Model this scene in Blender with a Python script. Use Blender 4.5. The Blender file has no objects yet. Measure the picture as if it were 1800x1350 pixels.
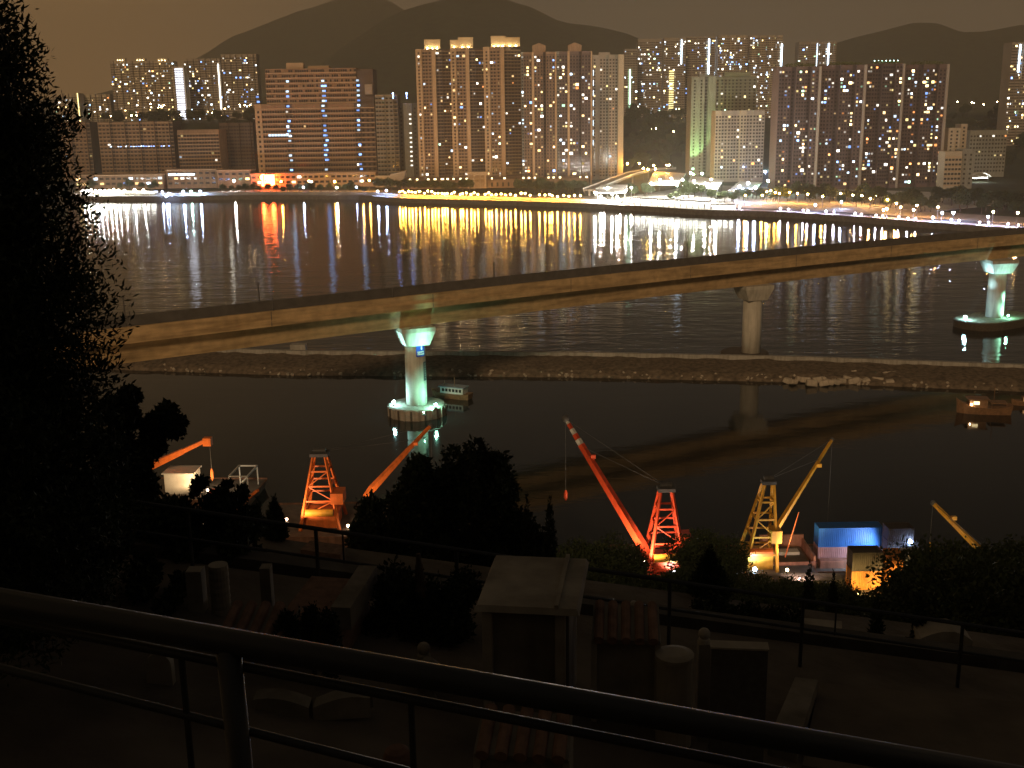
import bpy, math, random
import numpy as np
from mathutils import Vector, Matrix
random.seed(7); rng = np.random.default_rng(7)
S = bpy.context.scene
COL = S.collection
# ------------------------------------------------------------------ camera
F, H = 1950.0, 65.0
PITCH, ROLL = math.atan(475 / F), 0.015
_f = Vector((0, math.cos(PITCH), -math.sin(PITCH)))
_r0, _u0 = Vector((1, 0, 0)), Vector((0, math.sin(PITCH), math.cos(PITCH)))
_r = _r0 * math.cos(ROLL) - _u0 * math.sin(ROLL)
_u = _u0 * math.cos(ROLL) + _r0 * math.sin(ROLL)
CAMP = Vector((0, 0, H))
cam = bpy.data.objects.new('camera', bpy.data.cameras.new('camera'))
COL.objects.link(cam)
cam.matrix_world = Matrix(((_r.x, _u.x, -_f.x, 0), (_r.y, _u.y, -_f.y, 0), (_r.z, _u.z, -_f.z, H), (0, 0, 0, 1)))
cam.data.sensor_width = 36; cam.data.lens = F / 1800 * 36
cam.data.clip_start = 0.1; cam.data.clip_end = 12000
S.camera = cam
def ray(px, py): return _f + _r * ((px - 900) / F) - _u * ((py - 675) / F)
def G(px, py, z):                      # where the sight line meets height z
    d = ray(px, py); return CAMP + d * ((z - H) / d.z)
def P(px, py, Y):                      # where the sight line reaches distance Y
    d = ray(px, py); return CAMP + d * (Y / d.y)
# ------------------------------------------------------------------ world, light, exposure
w = bpy.data.worlds.new('World'); S.world = w; w.use_nodes = True
nt = w.node_tree; nt.nodes.clear()
o_ = nt.nodes.new('ShaderNodeOutputWorld'); bg = nt.nodes.new('ShaderNodeBackground')
tc = nt.nodes.new('ShaderNodeTexCoord'); sp = nt.nodes.new('ShaderNodeSeparateXYZ')
nt.links.new(tc.outputs['Generated'], sp.inputs[0])
rp = nt.nodes.new('ShaderNodeValToRGB'); cr = rp.color_ramp
cr.elements[0].position = 0.0; cr.elements[0].color = (.112, .082, .050, 1)
cr.elements[1].position = 1.0; cr.elements[1].color = (.014, .0135, .0125, 1)
e = cr.elements.new(.10); e.color = (.096, .074, .048, 1)
e = cr.elements.new(.2); e.color = (.056, .049, .040, 1)
e = cr.elements.new(.36); e.color = (.029, .0275, .0245, 1)
e = cr.elements.new(.6); e.color = (.020, .019, .0175, 1)
nt.links.new(sp.outputs['Z'], rp.inputs[0])
mr = nt.nodes.new('ShaderNodeMapRange'); mr.inputs[1].default_value = .05; mr.inputs[2].default_value = -.42
mr.interpolation_type = 'SMOOTHSTEP'
nt.links.new(sp.outputs['X'], mr.inputs[0])
mx = nt.nodes.new('ShaderNodeMix'); mx.data_type = 'RGBA'; mx.blend_type = 'MIX'
nt.links.new(mr.outputs[0], mx.inputs[0]); mx.inputs[6].default_value = (1, 1, 1, 1); mx.inputs[7].default_value = (2.5, 1.8, 1.05, 1)
ml = nt.nodes.new('ShaderNodeMix'); ml.data_type = 'RGBA'; ml.blend_type = 'MULTIPLY'; ml.inputs[0].default_value = 1
nt.links.new(rp.outputs[0], ml.inputs[6]); nt.links.new(mx.outputs[2], ml.inputs[7])
nt.links.new(ml.outputs[2], bg.inputs[0]); bg.inputs[1].default_value = 1.0
nt.links.new(bg.outputs[0], o_.inputs[0])
sd = bpy.data.lights.new('night_glow', 'SUN'); sd.energy = 1.22; sd.color = (1, .66, .36); sd.angle = math.radians(7)
sun = bpy.data.objects.new('night_glow', sd); COL.objects.link(sun)
_el = math.radians(25); _dir = Vector((.25, .97, 0)).normalized() * math.cos(_el) - Vector((0, 0, math.sin(_el)))
sun.rotation_euler = _dir.to_track_quat('-Z', 'Y').to_euler(); sun.location = (-60, -200, 260)
vs = S.view_settings; vs.view_transform = 'Standard'; vs.look = 'None'; vs.exposure = 0; vs.gamma = 1
c = S.cycles
c.use_denoising = True; c.max_bounces = 5; c.diffuse_bounces = 2; c.glossy_bounces = 3; c.transmission_bounces = 2
c.volume_bounces = 0; c.use_light_tree = True; c.sample_clamp_indirect = 6; c.sample_clamp_direct = 0
c.caustics_reflective = False; c.caustics_refractive = False
try: c.denoiser = 'OPENIMAGEDENOISE'
except Exception: pass
# ------------------------------------------------------------------ materials
MATS = {}
def mat(name, col, rough=.7, var=.18, scale=3.0, bump=0.0, metal=0.0, col2=None, dirt=0.0, spec=.4, dscale=(1.3, 1.3, .12)):
    if name in MATS: return MATS[name]
    m = bpy.data.materials.new(name); m.use_nodes = True; n = m.node_tree; L = n.links
    b = n.nodes['Principled BSDF']; b.inputs['Roughness'].default_value = rough; b.inputs['Metallic'].default_value = metal
    b.inputs['Specular IOR Level'].default_value = spec
    t = n.nodes.new('ShaderNodeTexCoord'); no = n.nodes.new('ShaderNodeTexNoise'); no.inputs['Scale'].default_value = scale
    no.inputs['Detail'].default_value = 6; L.new(t.outputs['Object'], no.inputs['Vector'])
    r = n.nodes.new('ShaderNodeValToRGB'); r.color_ramp.elements[0].position = .3; r.color_ramp.elements[1].position = .7
    c2 = col2 or [x * (1 + var) for x in col]
    r.color_ramp.elements[0].color = (*[x * (1 - var) for x in col], 1); r.color_ramp.elements[1].color = (*c2, 1)
    L.new(no.outputs['Fac'], r.inputs[0]); out = r.outputs[0]
    if dirt:
        mp = n.nodes.new('ShaderNodeMapping'); mp.inputs['Scale'].default_value = dscale
        L.new(t.outputs['Object'], mp.inputs[0]); n2 = n.nodes.new('ShaderNodeTexNoise'); n2.inputs['Scale'].default_value = 1.1
        n2.inputs['Detail'].default_value = 5; L.new(mp.outputs[0], n2.inputs['Vector'])
        rr = n.nodes.new('ShaderNodeValToRGB'); rr.color_ramp.elements[0].position = .42; rr.color_ramp.elements[1].position = .66
        rr.color_ramp.elements[0].color = (1, 1, 1, 1); rr.color_ramp.elements[1].color = (1 - dirt, 1 - dirt * 1.02, 1 - dirt * 1.08, 1)
        L.new(n2.outputs['Fac'], rr.inputs[0]); mm = n.nodes.new('ShaderNodeMix'); mm.data_type = 'RGBA'; mm.blend_type = 'MULTIPLY'
        mm.inputs[0].default_value = 1; L.new(out, mm.inputs[6]); L.new(rr.outputs[0], mm.inputs[7]); out = mm.outputs[2]
    L.new(out, b.inputs['Base Color'])
    if bump:
        bp = n.nodes.new('ShaderNodeBump'); bp.inputs['Strength'].default_value = bump; bp.inputs['Distance'].default_value = .3 / scale
        L.new(no.outputs['Fac'], bp.inputs['Height']); L.new(bp.outputs[0], b.inputs['Normal'])
    MATS[name] = m; return m
def emis(name, col, st, sample=False):
    if name in MATS: return MATS[name]
    m = bpy.data.materials.new(name); m.use_nodes = True; n = m.node_tree; n.nodes.clear()
    o = n.nodes.new('ShaderNodeOutputMaterial'); e = n.nodes.new('ShaderNodeEmission')
    e.inputs[0].default_value = (*col, 1); e.inputs[1].default_value = st; n.links.new(e.outputs[0], o.inputs[0])
    m.cycles.emission_sampling = 'FRONT' if sample else 'NONE'
    MATS[name] = m; return m
def water_mat(name, rough, s0, b0, s1, b1, s2, b2):
    m = bpy.data.materials.new(name); m.use_nodes = True; n = m.node_tree; L = n.links
    b = n.nodes['Principled BSDF']; b.inputs['Base Color'].default_value = (.006, .008, .008, 1)
    b.inputs['Roughness'].default_value = rough; b.inputs['IOR'].default_value = 1.33
    t = n.nodes.new('ShaderNodeTexCoord'); prev = None
    for sc, st, di in ((s0, b0, 1.0), (s1, b1, .5), (s2, b2, .12)):
        mp = n.nodes.new('ShaderNodeMapping'); mp.inputs['Scale'].default_value = (.42, 1, 1); mp.inputs['Rotation'].default_value = (0, 0, .12)
        L.new(t.outputs['Object'], mp.inputs[0])
        no = n.nodes.new('ShaderNodeTexNoise'); no.inputs['Scale'].default_value = sc; no.inputs['Detail'].default_value = 3
        L.new(mp.outputs[0], no.inputs['Vector'])
        bp = n.nodes.new('ShaderNodeBump'); bp.inputs['Strength'].default_value = st; bp.inputs['Distance'].default_value = di
        L.new(no.outputs['Fac'], bp.inputs['Height'])
        if prev: L.new(prev.outputs[0], bp.inputs['Normal'])
        prev = bp
    L.new(prev.outputs[0], b.inputs['Normal']); return m
# ------------------------------------------------------------------ mesh helpers
class MB:
    def __init__(s): s.v = []; s.f = []; s.m = []; s.cur = 0
    def add(s, vs, fs):
        k = len(s.v); s.v += [tuple(x) for x in vs]; s.f += [tuple(i + k for i in f) for f in fs]; s.m += [s.cur] * len(fs)
    def box(s, x0, x1, y0, y1, z0, z1, tx=0.0, ty=0.0):
        s.add([(x0, y0, z0), (x1, y0, z0), (x1, y1, z0), (x0, y1, z0), (x0 + tx, y0 + ty, z1), (x1 - tx, y0 + ty, z1), (x1 - tx, y1 - ty, z1), (x0 + tx, y1 - ty, z1)],
              [(0, 3, 2, 1), (4, 5, 6, 7), (0, 1, 5, 4), (1, 2, 6, 5), (2, 3, 7, 6), (3, 0, 4, 7)])
    def quad(s, a, b, c_, d): s.add([a, b, c_, d], [(0, 1, 2, 3)])
    def prism(s, poly, z0, z1):
        n = len(poly); s.add([(x, y, z0) for x, y in poly] + [(x, y, z1) for x, y in poly],
              [tuple(range(n))[::-1], tuple(range(n, 2 * n))] + [(i, (i + 1) % n, n + (i + 1) % n, n + i) for i in range(n)])
    def tube(s, p0, p1, r0, r1=None, n=8):
        r1 = r0 if r1 is None else r1; p0 = Vector(p0); p1 = Vector(p1); d = (p1 - p0).normalized()
        a = d.cross(Vector((0, 0, 1)));  a = a.normalized() if a.length > 1e-4 else Vector((1, 0, 0)); b = d.cross(a)
        vs = [p + (a * math.cos(t) + b * math.sin(t)) * r for p, r in ((p0, r0), (p1, r1)) for t in [2 * math.pi * i / n for i in range(n)]]
        s.add(vs, [(i, (i + 1) % n, n + (i + 1) % n, n + i) for i in range(n)] + [tuple(range(n))[::-1], tuple(range(n, 2 * n))])
    def beam(s, p0, p1, w_, h_, w1=None, h1=None):
        p0 = Vector(p0); p1 = Vector(p1); d = (p1 - p0).normalized(); w1 = w1 or w_; h1 = h1 or h_
        a = d.cross(Vector((0, 0, 1)));  a = a.normalized() if a.length > 1e-4 else Vector((1, 0, 0)); b = a.cross(d)
        vs = []
        for p, ww, hh in ((p0, w_, h_), (p1, w1, h1)):
            vs += [p + a * (ww / 2 * i) + b * (hh / 2 * j) for i, j in ((-1, -1), (1, -1), (1, 1), (-1, 1))]
        s.add(vs, [(3, 2, 1, 0), (4, 5, 6, 7)] + [(i, (i + 1) % 4, 4 + (i + 1) % 4, 4 + i) for i in range(4)])
    def lathe(s, prof, c0=(0, 0, 0), n=16):
        vs = []; fs = []
        for r, z in prof: vs += [(c0[0] + r * math.cos(2 * math.pi * i / n), c0[1] + r * math.sin(2 * math.pi * i / n), c0[2] + z) for i in range(n)]
        for k in range(len(prof) - 1): fs += [(k * n + i, k * n + (i + 1) % n, (k + 1) * n + (i + 1) % n, (k + 1) * n + i) for i in range(n)]
        fs += [tuple(range(n))[::-1], tuple(range((len(prof) - 1) * n, len(prof) * n))]
        s.add(vs, fs)
    def ball(s, c0, r, n=10, k=6): s.lathe([(max(.02 * r, r * math.sin(math.pi * i / k)), -r * math.cos(math.pi * i / k)) for i in range(k + 1)], c0, n)
    def sweep(s, path, prof, closed=True):       # path: list of (pos, sideways unit vector); prof: (side, up)
        n = len(prof); vs = []; fs = []
        for p, a in path: vs += [(p[0] + a[0] * q, p[1] + a[1] * q, p[2] + z) for q, z in prof]
        for k in range(len(path) - 1): fs += [(k * n + i, k * n + (i + 1) % n, (k + 1) * n + (i + 1) % n, (k + 1) * n + i) for i in range(n if closed else n - 1)]
        if closed: fs += [tuple(range(n)), tuple(range((len(path) - 1) * n, len(path) * n))[::-1]]
        s.add(vs, fs)
    def mesh(s, name, mats, smooth=False):
        me = bpy.data.meshes.new(name); me.from_pydata(s.v, [], s.f)
        mats = mats if isinstance(mats, (list, tuple)) else [mats]
        for m in mats: me.materials.append(m)
        if len(mats) > 1: me.polygons.foreach_set('material_index', s.m)
        if smooth: me.polygons.foreach_set('use_smooth', [True] * len(me.polygons))
        me.update(); return me
    def build(s, name, mats, parent=None, smooth=False, loc=None, fix=False):
        me = s.mesh(name, mats, smooth)
        if fix:
            import bmesh
            bm = bmesh.new(); bm.from_mesh(me); bmesh.ops.recalc_face_normals(bm, faces=bm.faces); bm.to_mesh(me); bm.free()
        return put(name, me, parent, loc)
def put(name, me, parent=None, loc=None):
    o = bpy.data.objects.new(name, me); COL.objects.link(o)
    if parent: o.parent = parent
    if loc is not None: o.location = loc
    return o
def tag(o, label, cat, group=None):
    o['label'] = label; o['category'] = cat
    if group: o['group'] = group
    return o
def struct(o): o['kind'] = 'structure'; return o
def stuff(o): o['kind'] = 'stuff'; return o
def thing(name, label, cat, loc=(0, 0, 0), rz=0.0, group=None):
    o = bpy.data.objects.new(name, None); COL.objects.link(o); o.location = loc; o.rotation_euler = (0, 0, rz)
    o.empty_display_size = .2
    return tag(o, label, cat, group)
def lin(a, b, t): return a + (b - a) * t
def interp(x, xs, ys): return float(np.interp(x, xs, ys))
def sstep(a, b, x): t = min(1, max(0, (x - a) / (b - a))); return t * t * (3 - 2 * t)
def vnoise(seed):
    r = np.random.default_rng(seed); ph = r.uniform(0, 6.28, (6, 2)); fr = r.normal(0, 1, (6, 2))
    return lambda x, y: sum(math.sin(x * fr[i][0] * (1 + .6 * i) + y * fr[i][1] * (1 + .6 * i) + ph[i][0]) / (1 + .7 * i) for i in range(6)) / 2.2
# ------------------------------------------------------------------ far ground
_sh = [G(x, y, 3.5) for x, y in ((60, 344.5), (140, 344.5), (300, 345), (360, 344), (460, 343), (640, 343), (660, 345), (700, 348), (900, 353), (1030, 357), (1108, 361), (1240, 369), (1300, 370), (1370, 372), (1430, 376), (1500, 380), (1600, 388), (1700, 395), (1800, 402))]
SHX = [-3000, -700] + [p.x for p in _sh] + [420, 3000]; SHY = [1500, 1010] + [p.y for p in _sh] + [440, 300]
def shoreY(x): return interp(x, SHX, SHY)
nz1 = vnoise(3)
def far_z(x, y):
    s = y - shoreY(x)
    start = max(shoreY(x) + 135, interp(x, [-600, -100, 60, 130, 250, 400], [1115, 1100, 1080, 1000, 1010, 960]))
    top = interp(x, [-700, -300, -100, 100, 400, 700], [60, 60, 52, 54, 52, 60])
    z = 3.2 + top * sstep(start, start + interp(x, [-400, 60, 130, 400], [150, 200, 270, 420]), y)
    if s > 200: z += 1.5 * nz1(x * .02, y * .02) * sstep(start, start + 120, y)
    return z
b = MB(); xs = list(np.arange(-1500, 1501, 20)); fr = [0, 1, 6, 25, 60, 100, 140] + list(range(170, 700, 22)) + [900, 1400, 2200, 3600]
for x in xs:
    for d in fr: b.v.append((x, shoreY(x) + d + .8, far_z(x, shoreY(x) + d)))
n = len(fr)
for i in range(len(xs) - 1):
    for j in range(n - 1): b.f.append((i * n + j, (i + 1) * n + j, (i + 1) * n + j + 1, i * n + j + 1)); b.m.append(0)
M_veg = mat('hill_scrub', (.035, .05, .022), .9, .5, .05, 0)
M_pave = mat('paving', (.33, .31, .28), .8, .2, .15)
M_asph = mat('asphalt', (.055, .055, .055), .85, .3, .2)
M_conc = mat('concrete', (.36, .34, .30), .8, .14, .5, .1, dirt=.35)
M_wall_dark = mat('seawall_stone', (.16, .15, .13), .85, .3, .6, .3)
struct(b.build('far_shore_ground', M_veg, smooth=True))
def shore_path(x0, x1, step, off=0.0, z=0.0):
    r = []
    x = x0
    while x <= x1 + .01:
        t = Vector((2 * step, shoreY(x + step) - shoreY(x - step))).normalized(); nrm = Vector((-t.y, t.x))
        r.append((Vector((x + nrm.x * off, shoreY(x) + nrm.y * off, z)), nrm)); x += step
    return r
b = MB(); b.sweep(shore_path(-900, 460, 10), [(-.2, -3), (-.2, 3.5), (1.4, 3.5), (1.4, -3)]); struct(b.build('seawall', M_wall_dark, fix=True))
b = MB(); b.sweep(shore_path(-900, 460, 10), [(1.4, 3.0), (1.4, 3.32), (9.5, 3.32), (9.5, 3.0)]); struct(b.build('promenade', M_pave, fix=True))
b = MB(); b.sweep(shore_path(-900, 460, 10), [(9.5, 3.0), (9.5, 3.44), (10, 3.44), (10, 3.0)]); struct(b.build('kerb', M_conc, fix=True))
b = MB(); b.sweep(shore_path(-420, 70, 10), [(10.1, 3.2), (10.1, 5.4), (10.6, 5.4), (10.6, 3.2)]); struct(b.build('added_bright_wall', M_pave, fix=True))  # pale wall added behind the lamps so their light shows as a band
b = MB(); b.sweep(shore_path(50, 215, 10), [(60.1, 3.0), (60.1, 3.5), (200, 4.2), (200, 3.0)]); struct(b.build('market_square', mat('pale_paving', (.5, .49, .46), .8, .1, .1), fix=True))
b = MB(); b.sweep(shore_path(-900, 460, 10), [(10.7, 3.0), (10.7, 3.3), (22, 3.3), (22, 3.0)]); struct(b.build('waterfront_road', M_asph, fix=True))
b = MB(); b.sweep(shore_path(-900, 460, 10), [(22, 3.0), (22, 3.4), (60, 3.4), (60, 3.0)]); struct(b.build('waterfront_pavement', M_pave, fix=True))
# hills
def hill(name, pts, Yc, base, back, seed):
    xs_ = []; zs_ = []
    for px, py in pts: q = P(px, py, Yc); xs_.append(q.x); zs_.append(q.z)
    nz = vnoise(seed); b = MB(); X = list(np.linspace(xs_[0], xs_[-1], 150)); prof = [(-950, 0), (-780, .12), (-560, .35), (-340, .62), (-160, .85), (-60, .965), (0, 1), (90, .96), (250, .7), (back, 0)]
    for x in X:
        zt = interp(x, xs_, zs_)
        for dy, k in prof: b.v.append((x + dy * .05, Yc + dy, base + (zt - base) * k + (14 * nz(x * .01, dy * .012) if 0 < k < 1 else 2 * nz(x * .03, 0)) * min(1, k + .2)))
    n = len(prof)
    for i in range(len(X) - 1):
        for j in range(n - 1): b.f.append((i * n + j, (i + 1) * n + j, (i + 1) * n + j + 1, i * n + j + 1)); b.m.append(0)
    return struct(b.build(name, M_veg, smooth=True))
hill('hill', [(-900, 190), (-500, 170), (-100, 180), (150, 175), (300, 130), (420, 60), (520, 22), (610, -6), (660, -8), (690, 4), (712, 18), (760, 60), (900, 150)], 4100, 40, 500, 1)
hill('hill', [(480, 190), (600, 90), (680, 32), (715, 17), (760, 4), (820, -12), (870, -6), (930, 12), (980, 37), (1050, 52), (1100, 63), (1180, 95), (1300, 160), (1420, 190)], 3000, 40, 500, 2)
hill('hill', [(1380, 150), (1450, 85), (1490, 70), (1560, 52), (1605, 40), (1650, 42), (1690, 56), (1730, 55), (1770, 48), (1820, 40), (2000, 20), (2400, 60), (2900, 150)], 3300, 40, 500, 5)
# ------------------------------------------------------------------ water
BWX = [-900, -250, -98, -58, 14.5, 70, 118, 260, 900]; BWY = [420, 318, 288, 280, 273, 264, 252, 214, 60]
def bw(x): return interp(x, BWX, BWY)
M_w1 = water_mat('channel_water', 0.03, .10, .20, .34, .20, 1.6, .12)
M_w2 = water_mat('sheltered_water', .06, .05, .04, .22, .06, 1.3, .07)
b = MB(); X = [-2500, -900, -500, -250, -160, -98, -58, 14.5, 70, 118, 190, 260, 500, 900, 2500]
for x in X: b.v += [(x, bw(x) + 8, 0), (x, 1600, 0)]
for i in range(len(X) - 1): b.f.append((2 * i, 2 * i + 2, 2 * i + 3, 2 * i + 1)); b.m.append(0)
struct(b.build('channel_water', M_w1))
b = MB(); X = [-900, -500, -250, -160, -98, -58, 14.5, 70, 118, 190, 260]
for x in X: b.v += [(x, 60, 0), (x, bw(x) + 8, 0)]
for i in range(len(X) - 1): b.f.append((2 * i, 2 * i + 2, 2 * i + 3, 2 * i + 1)); b.m.append(0)
struct(b.build('sheltered_water', M_w2))
# ------------------------------------------------------------------ windows
PAL = {'warm': (1, .66, .28), 'yellow': (1, .80, .32), 'white': (1, .93, .78), 'cool': (.62, .82, 1), 'blue': (.22, .42, 1), 'green': (.55, 1, .65), 'orange': (1, .36, .10)}
LITME = {}
def lit_mesh(colr, st):
    k = (colr, st)
    if k not in LITME:
        b = MB(); b.box(-.5, .5, -.06, .06, -.5, .5); LITME[k] = b.mesh('lit_window', emis('window_%s_%s' % (colr, ('%g' % st).replace('.', '_')), PAL[colr], st))
    return LITME[k]
def pick(pal): 
    r = random.random() * sum(pal.values())
    for k, v in pal.items():
        r -= v
        if r <= 0: return k
    return k
M_pane = mat('dark_pane', (.018, .02, .024), .12, .2, 1, spec=.6)
RES = {'warm': 3, 'yellow': 3, 'white': 4, 'cool': 2.2, 'blue': .9, 'green': .35, 'orange': .4}
COOL = {'white': 4, 'cool': 4, 'blue': 2, 'warm': 1.4, 'yellow': .8}
def tower(name, label, cat, x0, x1, ytop, Y, depth, base, wallm, bays, floor=2.9, win=(1.5, 1.45), lit=.06, pal=RES, st=(.4, .7, 1.0, 1.6, 2.6, 6.0), ledge=None,
          ledge_h=.35, ledge_out=.25, rz=0.0, group=None, small=False, darkm=None, maxlit=200, first=1.5, nodark=False):
    """bays: (u0, u1, front offset in m, kind, columns, material or None) in fractions of the width"""
    a = P(x0, ytop, Y); c_ = P(x1, ytop, Y); W = (c_ - a).length; zt = (a.z + c_.z) / 2; h = zt - base
    t = thing(name, label, cat, ((a.x + c_.x) / 2, Y, base), rz, group)
    wb = {}; pb = MB(); lb = MB(); cand = []
    nf = max(2, int((h - first - .6) / floor))
    far = max(o for _, _, o, *_ in bays)
    for u0, u1, off, kind, cols, m in bays:
        X0, X1 = -W / 2 + u0 * W, -W / 2 + u1 * W
        m = m or wallm
        wb.setdefault(m.name, (m, MB()))[1].box(X0, X1, off, depth + off * .01 + .013 * len(wb), -3, h - .011 * off - (.4 if kind == 'r' else 0))
        if ledge and kind != 'p':
            for k in range(nf + 1):
                z = first + k * floor - ledge_h - .12
                lb.box(X0 - .02, X1 + .02, off - ledge_out, off + .1, z, z + ledge_h)
        if kind == 'p' or cols == 0: continue
        cw = (X1 - X0) / cols
        for ci in range(cols):
            xc = X0 + cw * (ci + .5)
            ww = min(win[0], cw * .82)
            for k in range(nf): cand.append((xc, off, first + k * floor + win[1] / 2 + .2, ww, kind))
    for k_, (m, bb) in wb.items(): bb.build('wall', m, t)
    if lb.v: lb.build('floor_ledges', ledge, t)['kind'] = 'stuff'
    nl = 0; stb = {}
    # lit windows cluster along vertical runs and by flat, so use a slow random field as well
    ph = random.random() * 50
    for xc, off, z, ww, kind in cand:
        field = .45 + 1.1 * abs(math.sin(xc * 1.7 + ph) * math.sin(z * .11 + ph * 2 + xc * .3))
        pr = {'w': lit, 'l': min(.9, lit * 9), 'r': lit * 1.3, 'd': lit * .25}[kind] * (1 if kind == 'l' else field)
        if random.random() < pr and nl < maxlit:
            nl += 1; cc = pick(pal); s_ = random.choice(st); big = random.choice((1.0, 1.0, 1.2, 1.6)) if s_ > 1.5 else .95; w2 = min(ww * random.uniform(.75, 1.1) * big, 3.2); h2 = win[1] * random.uniform(.8, 1.1) * min(big, 1.3)
            if small:
                bb = stb.setdefault((cc, s_), MB()); bb.box(xc - w2 / 2, xc + w2 / 2, off - .1, off + .02, z - h2 / 2, z + h2 / 2)
            else:
                o = put('lit_window', lit_mesh(cc, s_), t, (xc, off - .03, z)); o.scale = (w2, 1, h2)
        elif not nodark:
            pb.box(xc - ww / 2, xc + ww / 2, off - .05, off + .1, z - win[1] / 2, z + win[1] / 2)
    if pb.v: pb.build('dark_windows', M_pane, t)['kind'] = 'stuff'
    for (cc, s_), bb in stb.items():
        lit_mesh(cc, s_); bb.build('lit_windows', MATS['window_%s_%s' % (cc, ('%g' % s_).replace('.', '_'))], t)['kind'] = 'stuff'
    return t, W, h
def rooftop(t, W, h, u0, u1, hh, m, name='roof_house', d0=3, d1=10, gable=False, lamps=0, lampst=220):
    X0, X1 = -W / 2 + u0 * W, -W / 2 + u1 * W; b = MB(); b.box(X0, X1, d0, d1, h + .02, h + hh)
    if gable: b.add([(X0, d0, h + hh), (X1, d0, h + hh), ((X0 + X1) / 2, d0, h + hh + 2.2), (X0, d1, h + hh), (X1, d1, h + hh), ((X0 + X1) / 2, d1, h + hh + 2.2)], [(0, 1, 2), (3, 5, 4), (0, 2, 5, 3), (1, 4, 5, 2)])
    b.box(X0 - .3, X1 + .3, d0 - .3, d1 + .3, h + hh - .6, h + hh - .2)
    o = b.build(name, m, t)
    for i in range(lamps):
        bb = MB(); bb.ball((X0 + (X1 - X0) * (i + .7) / (lamps + .4), d0 - 1.6, h + .7), .32, 6, 4)
        bb.build('roof_light', emis('roof_light_%d' % lampst, (1, .8, .45), lampst, True), t)
    return o
def strip(t, x, off, z0, z1, wd, colr, st, name='stair_light', step=None):
    b = MB()
    if step:
        z = z0
        while z < z1: b.box(x - wd / 2, x + wd / 2, off - .15, off + .05, z, z + step * .55); z += step
    else: b.box(x - wd / 2, x + wd / 2, off - .2, off + .05, z0, z1)
    return b.build(name, emis('strip_%s_%g' % (colr, st), PAL[colr], st), t)
M_brown = mat('brown_tile', (.26, .165, .10), .6, .15, .08); M_brown2 = mat('brown_tile_shaded', (.085, .058, .043), .6, .15, .08)  # second brown has tower recess shade put into its colour; also used for ledges
M_tan = mat('tan_pier', (.50, .34, .19), .6, .12, .08); M_cream = mat('cream_render', (.55, .46, .33), .7, .12, .06)
M_beige = mat('beige_render', (.40, .34, .27), .7, .12, .06); M_grey = mat('grey_render', (.34, .34, .29), .7, .15, .06, dirt=.3)
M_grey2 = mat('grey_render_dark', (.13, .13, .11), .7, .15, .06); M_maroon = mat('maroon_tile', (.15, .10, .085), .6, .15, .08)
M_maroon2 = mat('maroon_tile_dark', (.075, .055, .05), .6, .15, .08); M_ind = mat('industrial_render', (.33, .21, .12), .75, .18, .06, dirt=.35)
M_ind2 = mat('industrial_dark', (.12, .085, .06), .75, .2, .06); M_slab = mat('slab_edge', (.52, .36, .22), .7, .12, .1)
M_frame = mat('pale_frame', (.55, .40, .24), .6, .1, .1); M_olive = mat('olive_render', (.20, .20, .13), .7, .15, .06); M_pent = mat('penthouse', (.62, .47, .27), .7, .08, .1)
# ---- the brown residential row in the middle
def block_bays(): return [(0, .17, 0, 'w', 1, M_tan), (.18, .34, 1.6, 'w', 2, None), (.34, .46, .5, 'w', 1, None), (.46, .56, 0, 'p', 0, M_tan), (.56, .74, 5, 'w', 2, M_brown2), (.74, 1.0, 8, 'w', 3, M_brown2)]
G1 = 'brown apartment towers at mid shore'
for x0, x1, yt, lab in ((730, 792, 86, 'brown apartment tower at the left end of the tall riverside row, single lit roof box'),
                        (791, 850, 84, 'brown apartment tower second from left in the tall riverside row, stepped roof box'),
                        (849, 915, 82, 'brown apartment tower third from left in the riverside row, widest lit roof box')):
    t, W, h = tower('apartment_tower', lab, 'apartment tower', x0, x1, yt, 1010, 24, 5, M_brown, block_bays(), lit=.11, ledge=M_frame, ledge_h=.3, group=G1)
    if x0 == 730: rooftop(t, W, h, .25, .70, 8.2, M_pent, lamps=3)
    elif x0 == 791: rooftop(t, W, h, 0.0, .24, 7.0, M_pent, lamps=1); rooftop(t, W, h, .24, .68, 9, M_pent, lamps=2, d0=2.2, d1=11)
    else: rooftop(t, W, h, .21, .60, 9.3, M_pent, lamps=3); rooftop(t, W, h, .60, .985, 8, M_pent, d0=3.4, lamps=2)
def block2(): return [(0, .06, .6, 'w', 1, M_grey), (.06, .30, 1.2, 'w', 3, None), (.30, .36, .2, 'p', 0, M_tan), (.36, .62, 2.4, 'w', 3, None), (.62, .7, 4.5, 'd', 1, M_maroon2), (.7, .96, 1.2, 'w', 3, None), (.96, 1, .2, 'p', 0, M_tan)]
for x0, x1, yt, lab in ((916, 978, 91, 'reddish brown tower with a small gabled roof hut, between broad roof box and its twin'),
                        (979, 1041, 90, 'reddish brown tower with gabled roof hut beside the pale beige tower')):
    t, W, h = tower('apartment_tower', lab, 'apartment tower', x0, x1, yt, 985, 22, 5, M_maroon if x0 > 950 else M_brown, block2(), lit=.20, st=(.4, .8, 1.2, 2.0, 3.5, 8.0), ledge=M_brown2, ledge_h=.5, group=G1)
    rooftop(t, W, h, .32, .70, 5.2, M_ind, gable=True)
t, W, h = tower('apartment_tower', 'pale beige apartment tower with blank ribs at the right end of the riverside row', 'apartment tower', 1042, 1097, 96, 1060, 22, 5, M_beige,
      [(0, .12, 0, 'w', 1, None), (.12, .22, 2, 'p', 0, M_beige), (.22, .42, .8, 'w', 2, None), (.42, .52, 2.6, 'w', 1, M_grey), (.52, .72, .8, 'w', 2, None), (.72, .82, 3, 'w', 1, M_grey), (.82, 1, 0, 'p', 0, M_cream)], lit=.035, ledge=None)
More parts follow.
